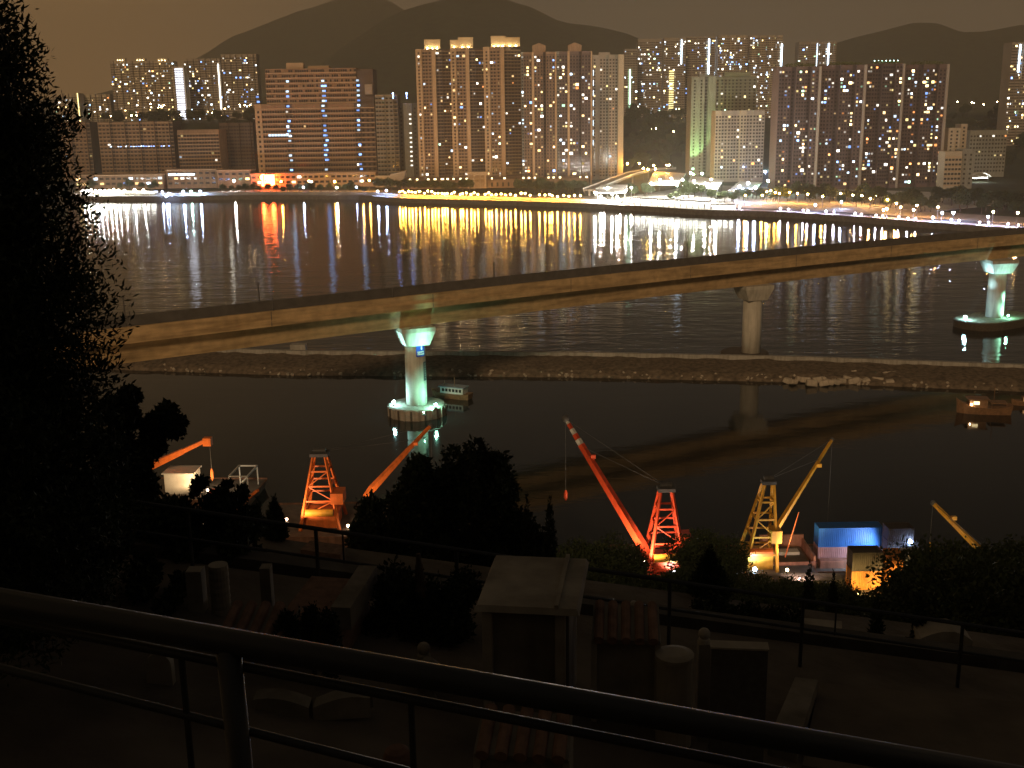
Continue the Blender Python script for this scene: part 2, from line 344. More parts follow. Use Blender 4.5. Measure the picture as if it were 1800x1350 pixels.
rooftop(t, W, h, .2, .55, 2.2, M_beige)
strip(t, -W / 2 + .6, 0, 30, 98, .5, 'cool', 3.5, step=9)
# ---- riverside podium with gate
t = thing('podium', 'long tan podium with lit deck level under the brown tower row', 'podium', (P(810, 330, 955).x, 955, 4))
XL = P(705, 330, 955).x - t.location.x; XR = P(1035, 330, 955).x - t.location.x
b = MB(); b.box(XL, XR, 0, 60, 0, 6.2); b.box(XL - .3, XR + .3, -.4, 60.3, 6.25, 7.0); b.build('wall', M_ind, t)
b = MB()
for i in range(30):
    x = lin(XL, XR, (i + .5) / 30) + random.uniform(-1, 1); 
    if random.random() < .75: b.box(x - random.uniform(.5, 1.4), x + random.uniform(.5, 1.4), -.7, -.5, 7.4, 8.7)
b.build('deck_lights', emis('deck_light', (1, .8, .42), 5), t)['kind'] = 'stuff'
b = MB()
for i in range(34):
    x = lin(XL, XR, (i + .3) / 34); b.box(x, x + 1.6, -.08, .1, 1.2, 4.6)
b.build('dark_openings', M_pane, t)['kind'] = 'stuff'
t = thing('gate_pavilion', 'square tan gate pavilion with open grid front in the podium', 'pavilion', (P(839, 330, 950).x, 950, 4))
b = MB()
for i in range(4): b.box(-8 + i * 4.7, -6.4 + i * 4.7, 0, 4, 0, 12.5)
for z in (3.6, 7.4, 11): b.box(-8.01, 7.75, .1, 3.9, z, z + .9)
b.box(-8.8, 8.5, -.6, 4.8, 12.5, 13.6); b.box(-7.9, 7.6, 3, 3.8, 0, 12.4); b.build('frame', M_frame, t)
# ---- far hazy towers on the hill (right of centre)
def far_tower(label, x0, x1, yt, Y, lit, pal, wall, strips=(), yb=None, cols=None, group='hazy hillside towers'):
    base = far_z(P((x0 + x1) / 2, 190, Y).x, Y) - 1
    cols = cols or max(3, int((x1 - x0) / 5)); k = 1 / cols; bays = []
    for i in range(cols): bays.append((i * k, (i + 1) * k, (0, 1.8, .5, 2.6)[i % 4], 'w', 2, None if i % 3 else M_beige))
    t, W, h = tower('hillside_tower', label, 'apartment tower', x0, x1, yt, Y, 20, base, wall, bays, floor=2.8, win=(1.3, 1.2), lit=lit * 1.7, pal=pal, st=(.8, 1.5, 2.5, 5.0, 10.0), small=True, maxlit=480, group=group, nodark=False)
    for xs_, y0, y1, wd, colr, st in strips:
        z0 = P(xs_, y1, Y).z - base; z1 = P(xs_, y0, Y).z - base; strip(t, P(xs_, (y0 + y1) / 2, Y).x - t.location.x, 0, z0, min(z1, h), wd, colr, st, step=2.8 if wd > 3 else None)
    return t, W, h
FT = {'white': 4, 'cool': 3, 'blue': 1.6, 'yellow': 1.6, 'green': .5}
far_tower('low hazy tower with a thin pale light strip, just right of the pale beige tower', 1098, 1121, 86, 1420, .05, FT, M_beige, [(1107, 122, 205, 1.6, 'green', 6)])
far_tower('hazy tower with broad yellow green stair light band above the dark slope', 1122, 1168, 68, 1470, .10, FT, M_beige)
far_tower('hazy tower crowned with lights beside the broad lit stair band', 1168, 1206, 66, 1440, .09, FT, M_beige, [(1180, 123, 199, 6.0, 'yellow', 2.2), (1198, 70, 113, 1.2, 'cool', 9)])
far_tower('hazy tower behind the grey green block, tall white strip at its centre', 1207, 1262, 64, 1480, .09, FT, M_beige, [(1246, 68, 133, 1.6, 'cool', 10)])
far_tower('hazy tower rising behind the grey green block, no bright strip', 1263, 1316, 62, 1450, .09, FT, M_cream)
far_tower('hazy tower with white strip on its right edge, next to the dark tower block', 1317, 1377, 62, 1480, .08, FT, M_cream, [(1374, 77, 116, 1.6, 'cool', 10)])
far_tower('hazy tower peeping above the dark block with two white strips', 1405, 1471, 73, 1500, .09, FT, M_beige, [(1456, 76, 118, 1.6, 'cool', 10), (1436, 76, 118, .8, 'cool', 5)])
far_tower('hazy tower cut by the right picture edge with a white strip', 1780, 1822, 74, 1150, .09, RES, M_beige, [(1792, 78, 127, 1.4, 'cool', 10)])
# ---- far left hillside towers
far_tower('cream low tower at far left edge beside the conifer', 92, 136, 164, 1420, .08, RES, M_cream, [(138, 163, 206, .9, 'yellow', 4)], group='left hillside towers')
far_tower('cream low twin tower left of the three crowned blocks', 142, 192, 166, 1440, .07, RES, M_cream, group='left hillside towers')
for x0, x1, lab in ((193, 226, 'cream crowned hillside block leftmost of three'), (227, 262, 'cream crowned hillside block middle of three'), (263, 303, 'cream crowned hillside block next to the dazzling white stair band')):
    t, W, h = far_tower(lab, x0, x1, 107, 1380, .07, RES, M_cream, [(311, 118, 203, 9.0, 'cool', 1)] if False else (), group='left hillside towers')
    rooftop(t, W, h, .3, .75, 3, M_cream, lamps=3, lampst=40)
t, W, h = far_tower('narrow slab tower with a dazzling white stair band of lit landings', 302, 322, 117, 1360, .0, RES, M_cream, cols=2, group='left hillside towers')
b = MB()
for k in range(int(h / 2.7) - 1):
    b.box(-W * .28, W * .42, -.4, -.2, 2 + k * 2.7, 3.7 + k * 2.7)
b.build('stair_light', emis('stair_band', (.82, .86, 1), 2.6), t)
far_tower('tall hillside tower with blue lit windows right of the white stair band', 323, 385, 103, 1400, .07, COOL, M_beige, [(386, 112, 192, 1.2, 'white', 6)], group='left hillside towers')
far_tower('tallest flat topped hillside tower with blue lit windows on the left', 388, 449, 95, 1380, .07, COOL, M_beige, group='left hillside towers')
# ---- left industrial blocks
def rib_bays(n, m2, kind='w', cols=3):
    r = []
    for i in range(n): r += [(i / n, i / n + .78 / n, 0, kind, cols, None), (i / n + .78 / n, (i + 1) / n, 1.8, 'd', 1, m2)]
    return r
GI = 'industrial blocks on the left shore'
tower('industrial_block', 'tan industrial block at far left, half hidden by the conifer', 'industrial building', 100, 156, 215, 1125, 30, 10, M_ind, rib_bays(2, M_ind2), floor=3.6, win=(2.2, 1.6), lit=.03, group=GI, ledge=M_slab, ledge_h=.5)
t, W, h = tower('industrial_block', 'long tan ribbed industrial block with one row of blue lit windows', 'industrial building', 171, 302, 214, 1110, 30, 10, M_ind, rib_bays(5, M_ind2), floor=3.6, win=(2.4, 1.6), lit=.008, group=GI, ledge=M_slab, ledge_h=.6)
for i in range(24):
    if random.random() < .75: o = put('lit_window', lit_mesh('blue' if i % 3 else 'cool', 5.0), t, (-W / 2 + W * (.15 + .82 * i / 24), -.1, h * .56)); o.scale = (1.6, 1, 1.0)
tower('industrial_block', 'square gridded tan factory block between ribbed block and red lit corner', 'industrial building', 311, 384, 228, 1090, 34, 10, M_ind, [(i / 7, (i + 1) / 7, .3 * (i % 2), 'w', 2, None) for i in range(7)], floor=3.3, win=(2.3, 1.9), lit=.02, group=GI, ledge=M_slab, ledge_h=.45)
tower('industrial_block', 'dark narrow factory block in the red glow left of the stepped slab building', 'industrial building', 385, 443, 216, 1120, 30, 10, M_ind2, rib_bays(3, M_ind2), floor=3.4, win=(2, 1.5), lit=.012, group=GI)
def slab_building():
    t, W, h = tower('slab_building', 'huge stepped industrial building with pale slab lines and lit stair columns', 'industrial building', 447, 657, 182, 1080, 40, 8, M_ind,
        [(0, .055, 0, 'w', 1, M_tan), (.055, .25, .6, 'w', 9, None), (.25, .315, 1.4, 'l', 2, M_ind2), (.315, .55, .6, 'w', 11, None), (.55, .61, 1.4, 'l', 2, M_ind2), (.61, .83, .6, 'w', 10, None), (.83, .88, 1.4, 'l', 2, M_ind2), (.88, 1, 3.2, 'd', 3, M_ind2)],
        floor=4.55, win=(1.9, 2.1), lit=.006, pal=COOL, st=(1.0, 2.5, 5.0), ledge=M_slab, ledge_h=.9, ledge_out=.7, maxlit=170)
    # lit columns get their share
    for x, pr in ((508, .6), (570, .85), (573, .5), (631, .7), (455, .3)):
        X = P(x, 220, 1080).x - t.location.x
        for k in range(int(h / 4.55) + 5):
            if random.random() < pr and 2 + k * 4.55 < h + 21:
                o = put('lit_window', lit_mesh(random.choice(['blue', 'blue', 'cool']), random.choice([1.2, 2.2, 4.0])), t, (X + random.uniform(-.6, .6), .5 if 2 + k * 4.55 < h else 3.4, 3.2 + k * 4.55)); o.scale = (2.6, 1, 1.7)
    b = MB(); hw = W / 2
    x0 = P(466, 150, 1080).x - t.location.x; x1 = P(626, 150, 1080).x - t.location.x; zt = P(545, 120, 1080).z - 8
    b.box(x0, x1, 4, 38, h, zt); b.build('wall', M_ind, t)
    x2 = P(655, 150, 1080).x - t.location.x; b = MB(); b.box(x1 + .01, x2, 6, 37, h, zt - 1.2); b.build('wall', M_ind2, t)
    b = MB(); pb = MB(); z = h
    while z < zt - 1:
        b.box(x0 - .3, x1, 3.3, 4.1, z + .2, z + 1.2)
        for i in range(40):
            if random.random() < .8: xx = lin(x0, x1, (i + .2) / 40); pb.box(xx, xx + 1.6, 3.93, 4.2, z + 1.6, z + 3.6)
        z += 4.55
    b.build('floor_ledges', M_slab, t)['kind'] = 'stuff'; pb.build('dark_windows', M_pane, t)['kind'] = 'stuff'
    xr = P(500, 115, 1080).x - t.location.x; b = MB(); b.box(xr, xr + 16, 8, 20, zt, zt + 5.5); b.box(xr + 20, xr + 40, 10, 20, zt, zt + 2.6); b.build('roof_house', M_tan, t)
    for i in range(7): o = put('lit_window', lit_mesh('cool', 2.2), t, (P(474 + 5.2 * i, 237, 1080).x - t.location.x, .45, P(490, 237, 1080).z - 8)); o.scale = (2.2, 1, 2.6)
    b = MB(); xx = P(648, 155, 1080).x - t.location.x; b.box(xx - 4, xx + 3, 2.6, 3.1, P(648, 166, 1080).z - 8, P(648, 148, 1080).z - 8); b.build('pale_panel', M_beige, t)
slab_building()
t, W, h = tower('grey_block', 'grey green block with toothed balconies right of the slab building', 'industrial building', 659, 698, 166, 1075, 30, 8, M_grey, [(0, .42, 0, 'w', 3, None), (.42, .8, 1.6, 'w', 2, M_grey), (.8, 1, 3, 'd', 1, M_grey2)], floor=3.9, win=(2.2, 1.6), lit=.02, ledge=M_frame, ledge_h=.5, ledge_out=1.0)
for x in (690, 714):
    b = MB(); q = P(x, 164, 1074); b.ball((q.x - t.location.x, 2, q.z - 8), .6, 8, 6); b.tube((q.x - t.location.x, 2, h - 4), (q.x - t.location.x, 2, q.z - 8.3), .12); b.build('roof_light', emis('roof_blue', (.25, .4, 1), 40), t)
t, W, h = tower('grey_block', 'dark grey block with a column of white stair windows beside the brown towers', 'industrial building', 699, 733, 181, 1090, 30, 8, M_grey2, [(0, .28, 1.2, 'd', 1, M_grey2), (.28, .72, 0, 'p', 0, M_grey), (.72, 1, 2, 'd', 1, None)], floor=3.8, win=(1.6, 1.5), lit=.02)
for k in range(12):
    if k != 8: o = put('lit_window', lit_mesh('white', 2.2), t, (W * .12, -.06, 10 + k * 4.35)); o.scale = (2.0, 1, 1.3)
t = thing('white_shed', 'pale angular shed with pitched roof below the grey blocks', 'shed', (P(680, 325, 985).x, 985, 4)); b = MB()
b.prism([(-10, 0), (3, 0), (3, 14), (-10, 14)], 0, 10); b.build('wall', M_cream, t)
b = MB(); b.add([(3.02, 0, 0), (14, 0, 0), (17, 0, 14), (3.02, 0, 11), (3.02, 14, 0), (14, 14, 0), (17, 14, 14), (3.02, 14, 11)], [(0, 1, 2, 3), (7, 6, 5, 4), (3, 2, 6, 7), (0, 4, 5, 1), (1, 5, 6, 2), (0, 3, 7, 4)]); b.build('sloped_wing', M_beige, t)
# ---- middle right block (green lit)
t, W, h = tower('grey_green_block', 'pale grey green tower with blank ribs and a green lit left flank', 'apartment tower', 1216, 1333, 134, 1040, 26, 5, M_grey, [(0, .20, 0, 'd', 2, M_grey), (.20, .26, 3, 'd', 1, M_grey2), (.26, .37, .6, 'p', 0, M_grey), (.37, .50, 2.5, 'w', 2, M_olive), (.50, .72, 4, 'w', 4, M_olive), (.72, 1, 5, 'w', 4, M_olive)], lit=.06, pal={'cool': 2, 'green': 2, 'yellow': 2, 'white': 3}, st=(.8, 1.8, 4), ledge=M_grey, ledge_h=.3)
rooftop(t, W, h, .5, .9, 3.5, M_olive); rooftop(t, W, h, .12, .3, 2.2, M_grey)
tower('beige_block', 'shorter beige tower with fine grid front before the grey green tower', 'apartment tower', 1258, 1346, 194, 1000, 20, 5, M_beige, [(i / 8, (i + 1) / 8, (0, 1.4, .4, 2.2)[i % 4], 'w', 2, M_cream if i % 4 == 0 else None) for i in range(8)], lit=.05, st=(.8, 1.8, 4.0), ledge=M_cream, ledge_h=.35)
GREEN_SPOT = True
# ---- dark maroon tower group on the right
DARK = {'warm': 3, 'white': 4, 'cool': 2.2, 'blue': 1.8, 'orange': 1, 'green': .5, 'yellow': 2}
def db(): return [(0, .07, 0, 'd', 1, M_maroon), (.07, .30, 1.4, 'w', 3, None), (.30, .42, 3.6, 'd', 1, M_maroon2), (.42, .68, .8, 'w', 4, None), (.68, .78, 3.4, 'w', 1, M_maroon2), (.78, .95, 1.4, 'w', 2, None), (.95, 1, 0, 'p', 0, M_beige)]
for i, (x0, x1, yt, lab) in enumerate(((1370, 1445, 117, 'dark maroon apartment tower leftmost of the four on the right'), (1446, 1525, 114, 'dark maroon apartment tower second from left of the right hand four'),
                        (1526, 1592, 112, 'dark maroon apartment tower with a row of white lamps along its roof'), (1593, 1670, 113, 'dark maroon apartment tower rightmost of four beside the low cream buildings'))):
    t, W, h = tower('apartment_tower', lab, 'apartment tower', x0, x1, yt, 880 + 6 * i, 22, 5, M_maroon, db(), floor=2.85, lit=.27, pal=DARK, st=(.35, .6, .9, 1.3, 2.0, 3.5, 8.0), maxlit=260, ledge=M_maroon2, ledge_h=.4, group='dark maroon towers')
    b = MB()
    for k in range(220): 
        x = random.uniform(-W * .32, W * .38); y = random.uniform(2, 9); z = h + random.uniform(0, 2.6) * (1 - abs(x) / W); s_ = random.uniform(.3, .7); a = random.random() * 6.3
        b.quad((x - s_ * math.cos(a), y - s_ * math.sin(a), z), (x + s_ * math.cos(a), y + s_ * math.sin(a), z), (x + s_ * math.cos(a), y + s_ * math.sin(a), z + s_), (x - s_ * math.cos(a), y - s_ * math.sin(a), z + s_))
    b.build('roof_garden', mat('roof_leaf', (.12, .14, .03), .8, .4, 1), t)['kind'] = 'stuff'
    if i == 2:
        for k in range(7): bb = MB(); bb.ball((-W * .3 + k * 3.0, 3, h + 2.4), .35, 6, 4); bb.build('roof_light', emis('roof_cool', (.6, 1, .9), 14), t)
# ---- right hand low buildings
t, W, h = tower('cream_block', 'cream stepped block right of the maroon towers', 'building', 1668, 1690, 225, 900, 16, 6, M_cream, [(0, .5, 0, 'd', 1, None), (.5, 1, 1, 'd', 1, None)], lit=.05)
tower('cream_stack', 'slim cream stack tower behind the lit yellow school block', 'building', 1690, 1701, 218, 905, 12, 6, M_cream, [(0, 1, 0, 'd', 1, None)], lit=.05)
t, W, h = tower('school_block', 'yellow lit low school block with open corridors', 'building', 1662, 1692, 266, 872, 14, 5, M_cream, [(0, 1, 0, 'w', 5, None)], floor=3.6, win=(2, 1.6), lit=.1, ledge=M_frame, ledge_h=.9)
tower('white_block', 'pale blank end block attached right of the school corridors', 'building', 1693, 1713, 262, 873, 14, 5, M_grey, [(0, 1, 0, 'd', 2, None)], lit=.2, floor=3.6)
tower('grey_slab_block', 'dim grey slab block on the slope at far right', 'building', 1706, 1772, 229, 985, 18, 8, M_grey, [(i / 4, (i + 1) / 4, .8 * (i % 2), 'w', 3, None) for i in range(4)], floor=3.3, lit=.012, st=(1.0, 2.0))
# ------------------------------------------------------------------ left low shore buildings
def low(label, x0, x1, y0, y1, Y, m, depth=20, rows=1, lit=.4, pal=COOL, st=(2.2, 5.0), name='shore_building', win=(3.4, 1.9), group=None, cols=None, ledge=None):
    a = P(x0, y0, Y); c_ = P(x1, y0, Y); W = c_.x - a.x; h = a.z - 4
    t = thing(name, label, 'building', ((a.x + c_.x) / 2, Y, 4), 0, group)
    b = MB(); b.box(-W / 2, W / 2, 0, depth, 0, h); b.build('wall', m, t)
    b = MB(); b.box(-W / 2 - .6, W / 2 + .6, -.8, depth + .5, h + .01, h + .8); b.build('roof', ledge or M_slab, t)
    n = cols or max(2, int(W / 5)); pb = MB()
    for r in range(rows):
        z = h - 2.6 - r * 4.4
        if z < 1.4: break
        for i in range(n):
            x = -W / 2 + W * (i + .5) / n
            if random.random() < lit: o = put('lit_window', lit_mesh(pick(pal), random.choice(st)), t, (x, -.04, z)); o.scale = (min(win[0], W / n * .8), 1, win[1])
            else: pb.box(x - min(win[0], W / n * .8) / 2, x + min(win[0], W / n * .8) / 2, -.05, .1, z - win[1] / 2, z + win[1] / 2)
    if pb.v: pb.build('dark_windows', M_pane, t)['kind'] = 'stuff'
    return t, W, h
low('long two storey shore building with blue green lit windows on the left', 132, 286, 310, 345, 1010, M_ind, rows=2, lit=.42)
low('flat roofed shore building with three bright white windows, left of the red sign', 292, 380, 300, 342, 1015, M_ind, rows=3, lit=.10, pal={'warm': 3, 'white': 2})
low('tan corner warehouse lit yellow, next to the red sign', 381, 440, 301, 342, 1008, M_ind, rows=2, lit=.12)
t, W, h = low('long yellow lit warehouse podium under the slab building', 441, 660, 307, 342, 1000, M_tan, rows=2, lit=.16, pal={'white': 2, 'warm': 2, 'cool': 2})
for i in (0, 1, 2): o = put('lit_window', lit_mesh('cool', 7.0), bpy.data.objects.get('shore_building.001'), (P(303 + 16 * i, 307, 1014.8).x - bpy.data.objects['shore_building.001'].location.x, -.1, P(303, 307, 1015).z - 4)); o.scale = (7, 1, 1.6)
# red sign
q = P(471, 316, 992); t = thing('red_sign', 'dazzling red neon sign board on the warehouse podium', 'sign', (q.x, 992, q.z))
b = MB(); b.box(-6.6, 6.2, .3, 1.2, -6.4, 5.6); b.build('board', M_ind2, t)
b = MB(); b.box(-1.6, 5.8, -.1, .28, -5.2, 4.4); b.build('panel', emis('sign_red', (1, .115, .022), 75, True), t)
b = MB(); b.lathe([(2.9, -.2), (2.9, .2)], (0, 0, 0), 20); o = b.build('round_emblem', MATS['sign_red'], t, loc=(-4.0, .1, 2.0)); o.rotation_euler = (math.pi / 2, 0, 0)
b = MB(); b.box(-5.8, -2.2, -.1, .28, -5.4, -.9); b.build('panel', MATS['sign_red'], t)
b = MB(); b.box(-3.9, -3.3, -.35, -.12, -4.2, 3.2); b.box(-4.6, -2.6, -.35, -.12, 3.2, 3.8); b.build('dark_stroke', M_ind2, t)
b = MB(); b.box(-6, 5.6, 1.25, 1.6, -5.8, 5.0); b.build('added_red_glow', MATS['sign_red'], t)  # glowing sheet added behind the board to redden the buildings around it
for x in (-5, 5): 
    b = MB(); b.beam((x, .8, -6.4), (x, .8, 4 - q.z), .4, .4); b.build('post', M_ind2, t)
# ------------------------------------------------------------------ street lamps
M_pole = mat('lamp_pole', (.18, .18, .17), .5, .1, 2, metal=.6)
LM = {}
def lamp(px, py, h, kind, r=.45, group=None, label=None, z0=3.3, name='street_lamp'):
    colr, st = {'y': ((1, .44, .06), 560), 'o': ((1, .46, .12), 560), 'w': ((1, .95, .88), 900), 'b': ((.42, .56, 1), 800), 'v': ((.70, .64, 1), 800), 'g': ((.5, 1, .75), 600), 's': ((1, .66, .3), 130), 'c': ((1, .95, .82), 2800)}[kind]
    q = G(px, py, z0 + h)
    while h > 1.2 and q.y < shoreY(q.x) + 4: h -= .4; q = G(px, py, z0 + h)
    h = round(h, 2); r = r * 1.2
    if ('p', h) not in LM:
        b = MB(); b.tube((0, 0, 0), (0, 0, h - .2), .16, .09, 6); b.tube((0, 0, 0), (0, 0, .8), .25, .2, 6); LM['p', h] = b.mesh('pole', M_pole)
        b = MB(); b.lathe([(.42, 0), (.45, .15), (.12, .32)], (0, 0, h + .36), 8); LM['c', h] = b.mesh('cap', M_pole)
    if ('g', kind, r) not in LM:
        b = MB(); b.ball((0, 0, 0), r, 8, 6); LM['g', kind, r] = b.mesh('globe', emis('lamp_' + kind, colr, st, True))
    t = thing(name, label, 'street lamp', (q.x, q.y, z0), 0, group)
    pl = put('pole', LM['p', h], t); put('globe', LM['g', kind, r], t, (0, 0, h)); put('cap', LM['c', h], pl)
    return t
LW = 'dazzling white quay lamp in the row left of the red sign'
for i, x in enumerate((146, 153, 160, 168, 176, 184, 192, 200, 208, 219, 236, 252)): lamp(x, 334.5 + random.uniform(-1.5, 1), 5, 'w', .5, 'white lamps on the left quay', LW)
for x in (322, 336, 352): lamp(x, 336, 6, 'g' if x == 336 else 'b', .55, 'blue green lamps on the left quay', 'blue green quay lamp between white lamps and the red sign')
for x, y in ((285, 337), (296, 340), (292, 345)): lamp(x, y, 4, 'b', .4, 'small bluish lamps by the left quay', 'small bluish quay lamp right of the white lamp row')
for x, y in ((400, 312), (411, 318), (416, 308), (428, 310)): lamp(x, y, 9, 'w' if x == 411 else 's', .6, 'lamps in the warehouse yard', 'yard lamp in front of the tan corner warehouse')
for x, y in ((494, 319), (543, 318), (588, 319), (649, 317), (637, 318)): lamp(x, y, 9, 'y', .55, 'yellow lamps before the podium', 'yellow lamp lighting the warehouse podium wall')
for x, y in ((533, 329), (592, 330), (626, 329)): lamp(x, y, 5, 'b' if x != 592 else 'w', .5, 'white lamps before the podium', 'white blue lamp low in front of the warehouse podium')
for x, y in ((664, 336), (679, 335)): lamp(x, y, 6, 'b', .55, 'blue white lamps by the pale shed', 'blue white lamp in front of the pale angular shed')
for z in (10, 35, 60, 92, 120, 150, 185, 230, 260, 295, 322, 350, 385, 408, 430, 470, 492, 545, 566, 600, 640, 668, 700, 765, 796, 820, 860, 905, 945, 985, 1030, 1080, 1115, 1160, 1240, 1290, 1330, 1352, 1400, 1455, 1500, 1550, 1600):
    lamp(700 + z / 5, 337 + z / 230 + random.uniform(-2.5, 2.5), 7.5, 'y', .48, 'yellow promenade lamps', 'yellow promenade lamp in the row below the brown towers')
for x, y in ((1046, 338), (1056, 345), (1068, 330), (1076, 341), (1085, 346), (1090, 352), (1100, 335), (1062, 350), (1110, 330)): lamp(x, y, 8, 'c', .5, 'white lamps at the ferry square', 'dazzling white lamp on the square right of the yellow row')
for x, y in ((1097, 279), (1119, 279), (1131, 296), (1139, 298), (1149, 291), (1152, 297), (1103, 288), (1124, 287)): lamp(x, y, 10, 'y', .7, 'road lamps on the slope', 'orange road lamp on the ramp below the dark slope', z0=8)
for x in (1172, 1176): lamp(x, 290, 10, 'o', .55, 'twin lamp heads', 'one of two close lamps at foot of the dark slope', z0=10)
for x, y in ((1214, 304), (1234, 305)): lamp(x, y, 5, 'g', .7, 'green floodlights', 'green floodlight at the foot of the grey green tower', z0=8)
for x, y in ((1145, 322), (1160, 316), (1180, 313), (1200, 316), (1220, 318), (1240, 322), (1260, 327), (1190, 325), (1250, 315)): lamp(x, y, 9, 'c', .55, 'market square lamps', 'dazzling white lamp among the white canopies at right centre', z0=6)
for x, y in ((1300, 328), (1315, 322), (1328, 330), (1345, 302), (1354, 290), (1350, 318)): lamp(x, y, 8, 'b' if x != 1350 else 'g', .7, 'blue lamps by the beige tower', 'bluish lamp around the foot of the beige grid tower', z0=6)
for x, y in ((1348, 337), (1355, 335), (1363, 338), (1370, 340), (1388, 338), (1402, 340), (1340, 343), (1310, 343), (1420, 341), (1446, 345)): lamp(x, y, 7, 'y', .5, 'amber lamps by the maroon towers', 'amber lamp in the trees below the maroon towers')
for x, y in ((1478, 340), (1499, 343), (1515, 344), (1530, 349), (1540, 345), (1560, 351), (1576, 357), (1583, 364), (1553, 369), (1559, 367), (1606, 369), (1612, 361), (1649, 364), (1746, 372), (1789, 374)): lamp(x, y, 6.5, 'o', .5, 'orange park lamps on the right shore', 'orange park lamp on the tree lined right shore')
for x, y in ((1433, 360), (1479, 355), (1656, 374), (1676, 374), (1737, 381), (1640, 382)): lamp(x, y, 4.5, 'b', .5, 'blue white promenade lamps', 'blue white lamp on the right hand promenade edge')
for x, y in ((1256, 364), (1268, 366), (1285, 368), (1300, 369), (1372, 371), (1386, 372), (1412, 374), (1420, 375), (1452, 376), (1466, 377), (1503, 380), (1514, 381), (1540, 383), (1552, 384), (1580, 386), (1596, 388), (1610, 389), (1672, 391), (1686, 392), (1722, 395), (1738, 396), (1772, 398), (1790, 400)):
    lamp(x, y - 4.5, 1.6, 'v', .3, 'low violet white promenade lights', 'low violet white light on the right shore promenade', name='bollard_light')
for x, y in ((1683, 179), (1708, 180), (1712, 181), (1729, 184), (1753, 179), (1765, 179)):
    q = P(x, y, 1520); t = thing('hill_lamp', 'tiny orange lamp in the row high on the dark right hillside', 'lamp', (q.x, q.y, q.z - 8), 0, 'lamps on the right hillside'); b = MB(); b.tube((0, 0, -6), (0, 0, 7.6), .25, .15, 5); b.build('pole', M_pole, t); b = MB(); b.ball((0, 0, 8), .7, 6, 4); b.build('globe', MATS['lamp_s'], t)
for x, y in ((194, 204), (217, 203), (231, 203), (240, 203), (265, 183), (278, 189), (283, 187), (288, 185), (297, 202), (311, 203), (318, 201), (373, 198), (395, 191), (421, 184), (430, 185), (439, 185), (358, 203), (388, 203)):
    q = P(x, y, 1290); zz = far_z(q.x, 1290); t = thing('hill_lamp', 'orange road lamp on the dark slope below left hillside towers', 'lamp', (q.x, q.y, min(zz, q.z - 3)), 0, 'lamps on the left slope'); hh = q.z - t.location.z; b = MB(); b.tube((0, 0, -2), (0, 0, hh), .2, .12, 5); b.build('pole', M_pole, t); b = MB(); b.ball((0, 0, hh), .75 if x < 330 else .5, 6, 4); b.build('globe', MATS['lamp_s'], t)
for x, y in ((1112, 209), (1118, 211), (1141, 205), (1142, 211), (1171, 211), (1183, 210), (1197, 209), (1158, 239), (1192, 249), (1145, 226), (1153, 226), (1184, 231)):
    Y = 1270 if y < 215 else 1180; q = P(x, y, Y); zz = far_z(q.x, Y); t = thing('hill_lamp', 'small lamp on the dark wooded slope between pale and green towers', 'lamp', (q.x, q.y, min(zz, q.z - 3)), 0, 'lamps on the middle slope'); hh = q.z - t.location.z; b = MB(); b.tube((0, 0, -2), (0, 0, hh), .2, .12, 5); b.build('pole', M_pole, t); b = MB(); b.ball((0, 0, hh), .6, 6, 4); b.build('globe', MATS['lamp_s'], t)
# ------------------------------------------------------------------ bright square: canopies, pier shed, ramp
M_white = mat('white_paint', (.78, .77, .74), .5, .05, .3)
def pier_shed(label, pa, pb, off, nb, depth=7, hh=4.3):
    q0 = G(*pa, 3.3); q1 = G(*pb, 3.3)
    t = thing('pier_shed', label, 'shed', (q0.x, q0.y + off, 3.33), math.atan2(q1.y - q0.y, q1.x - q0.x)); Lq = (q1 - q0).xy.length
    b = MB(); b.box(0, Lq, -.4, depth, hh, hh + .6); b.build('roof', M_conc, t)
    b = MB(); b.box(.2, Lq - .2, depth - 1, depth - .6, 0, hh - .02); b.build('back_wall', M_white, t)
    for i in range(nb + 1): d_ = .3 if i == 0 else -.3 if i == nb else 0; b = MB(); b.box(i * Lq / nb - .2 + d_, i * Lq / nb + .2 + d_, 0, .5, 0, hh - .02); b.build('post', M_conc, t)
    for i in range(nb): b = MB(); b.box(i * Lq / nb + .6, (i + 1) * Lq / nb - .6, 2.2, 2.9, hh - .8, hh - .4); b.build('tube_light', emis('tube_light', (1, 1, .88), 42, True), t)
pier_shed('long low pier shed glowing white along the waterfront', (1107, 361), (1240, 369), 3, 13)
pier_shed('long open quay shed glowing white at the left end of the waterfront', (138, 344.3), (268, 344.8), 4, 15, 7, 3.4)
pier_shed('short glowing quay shed right of the white square pier shed', (1250, 369.5), (1292, 370.2), 3, 4, 6, 2.8)
def canopy(label, pts, z0, hh):
    A = [G(x, y, z0) for x, y in pts]; c0 = sum(A, Vector()) / 4; t = thing('canopy', label, 'canopy', (c0.x, c0.y, 4), 0, 'white canopies on the square'); b = MB()
    vs = [(p.x - c0.x, p.y - c0.y, z0 - 4 + dz + (hh if k > 1 else 0)) for dz in (0, .5) for k, p in enumerate(A)]
    b.add(vs, [(3, 2, 1, 0), (4, 5, 6, 7)] + [(i, (i + 1) % 4, 4 + (i + 1) % 4, 4 + i) for i in range(4)]); b.build('roof', M_white, t, fix=True)
    for k, p in enumerate(A): b = MB(); b.tube(((p.x - c0.x) * .92, (p.y - c0.y) * .92, 0), ((p.x - c0.x) * .92, (p.y - c0.y) * .92, z0 - 4 + (hh if k > 1 else 0)), .3, .3, 6); b.build('post', M_pole, t)
canopy('broad white lit market canopy, largest on the square', [(1137, 326), (1192, 326), (1206, 312), (1150, 308)], 11, 3)
canopy('white lit canopy right of the largest one', [(1205, 328), (1262, 334), (1272, 322), (1215, 314)], 10, 2)
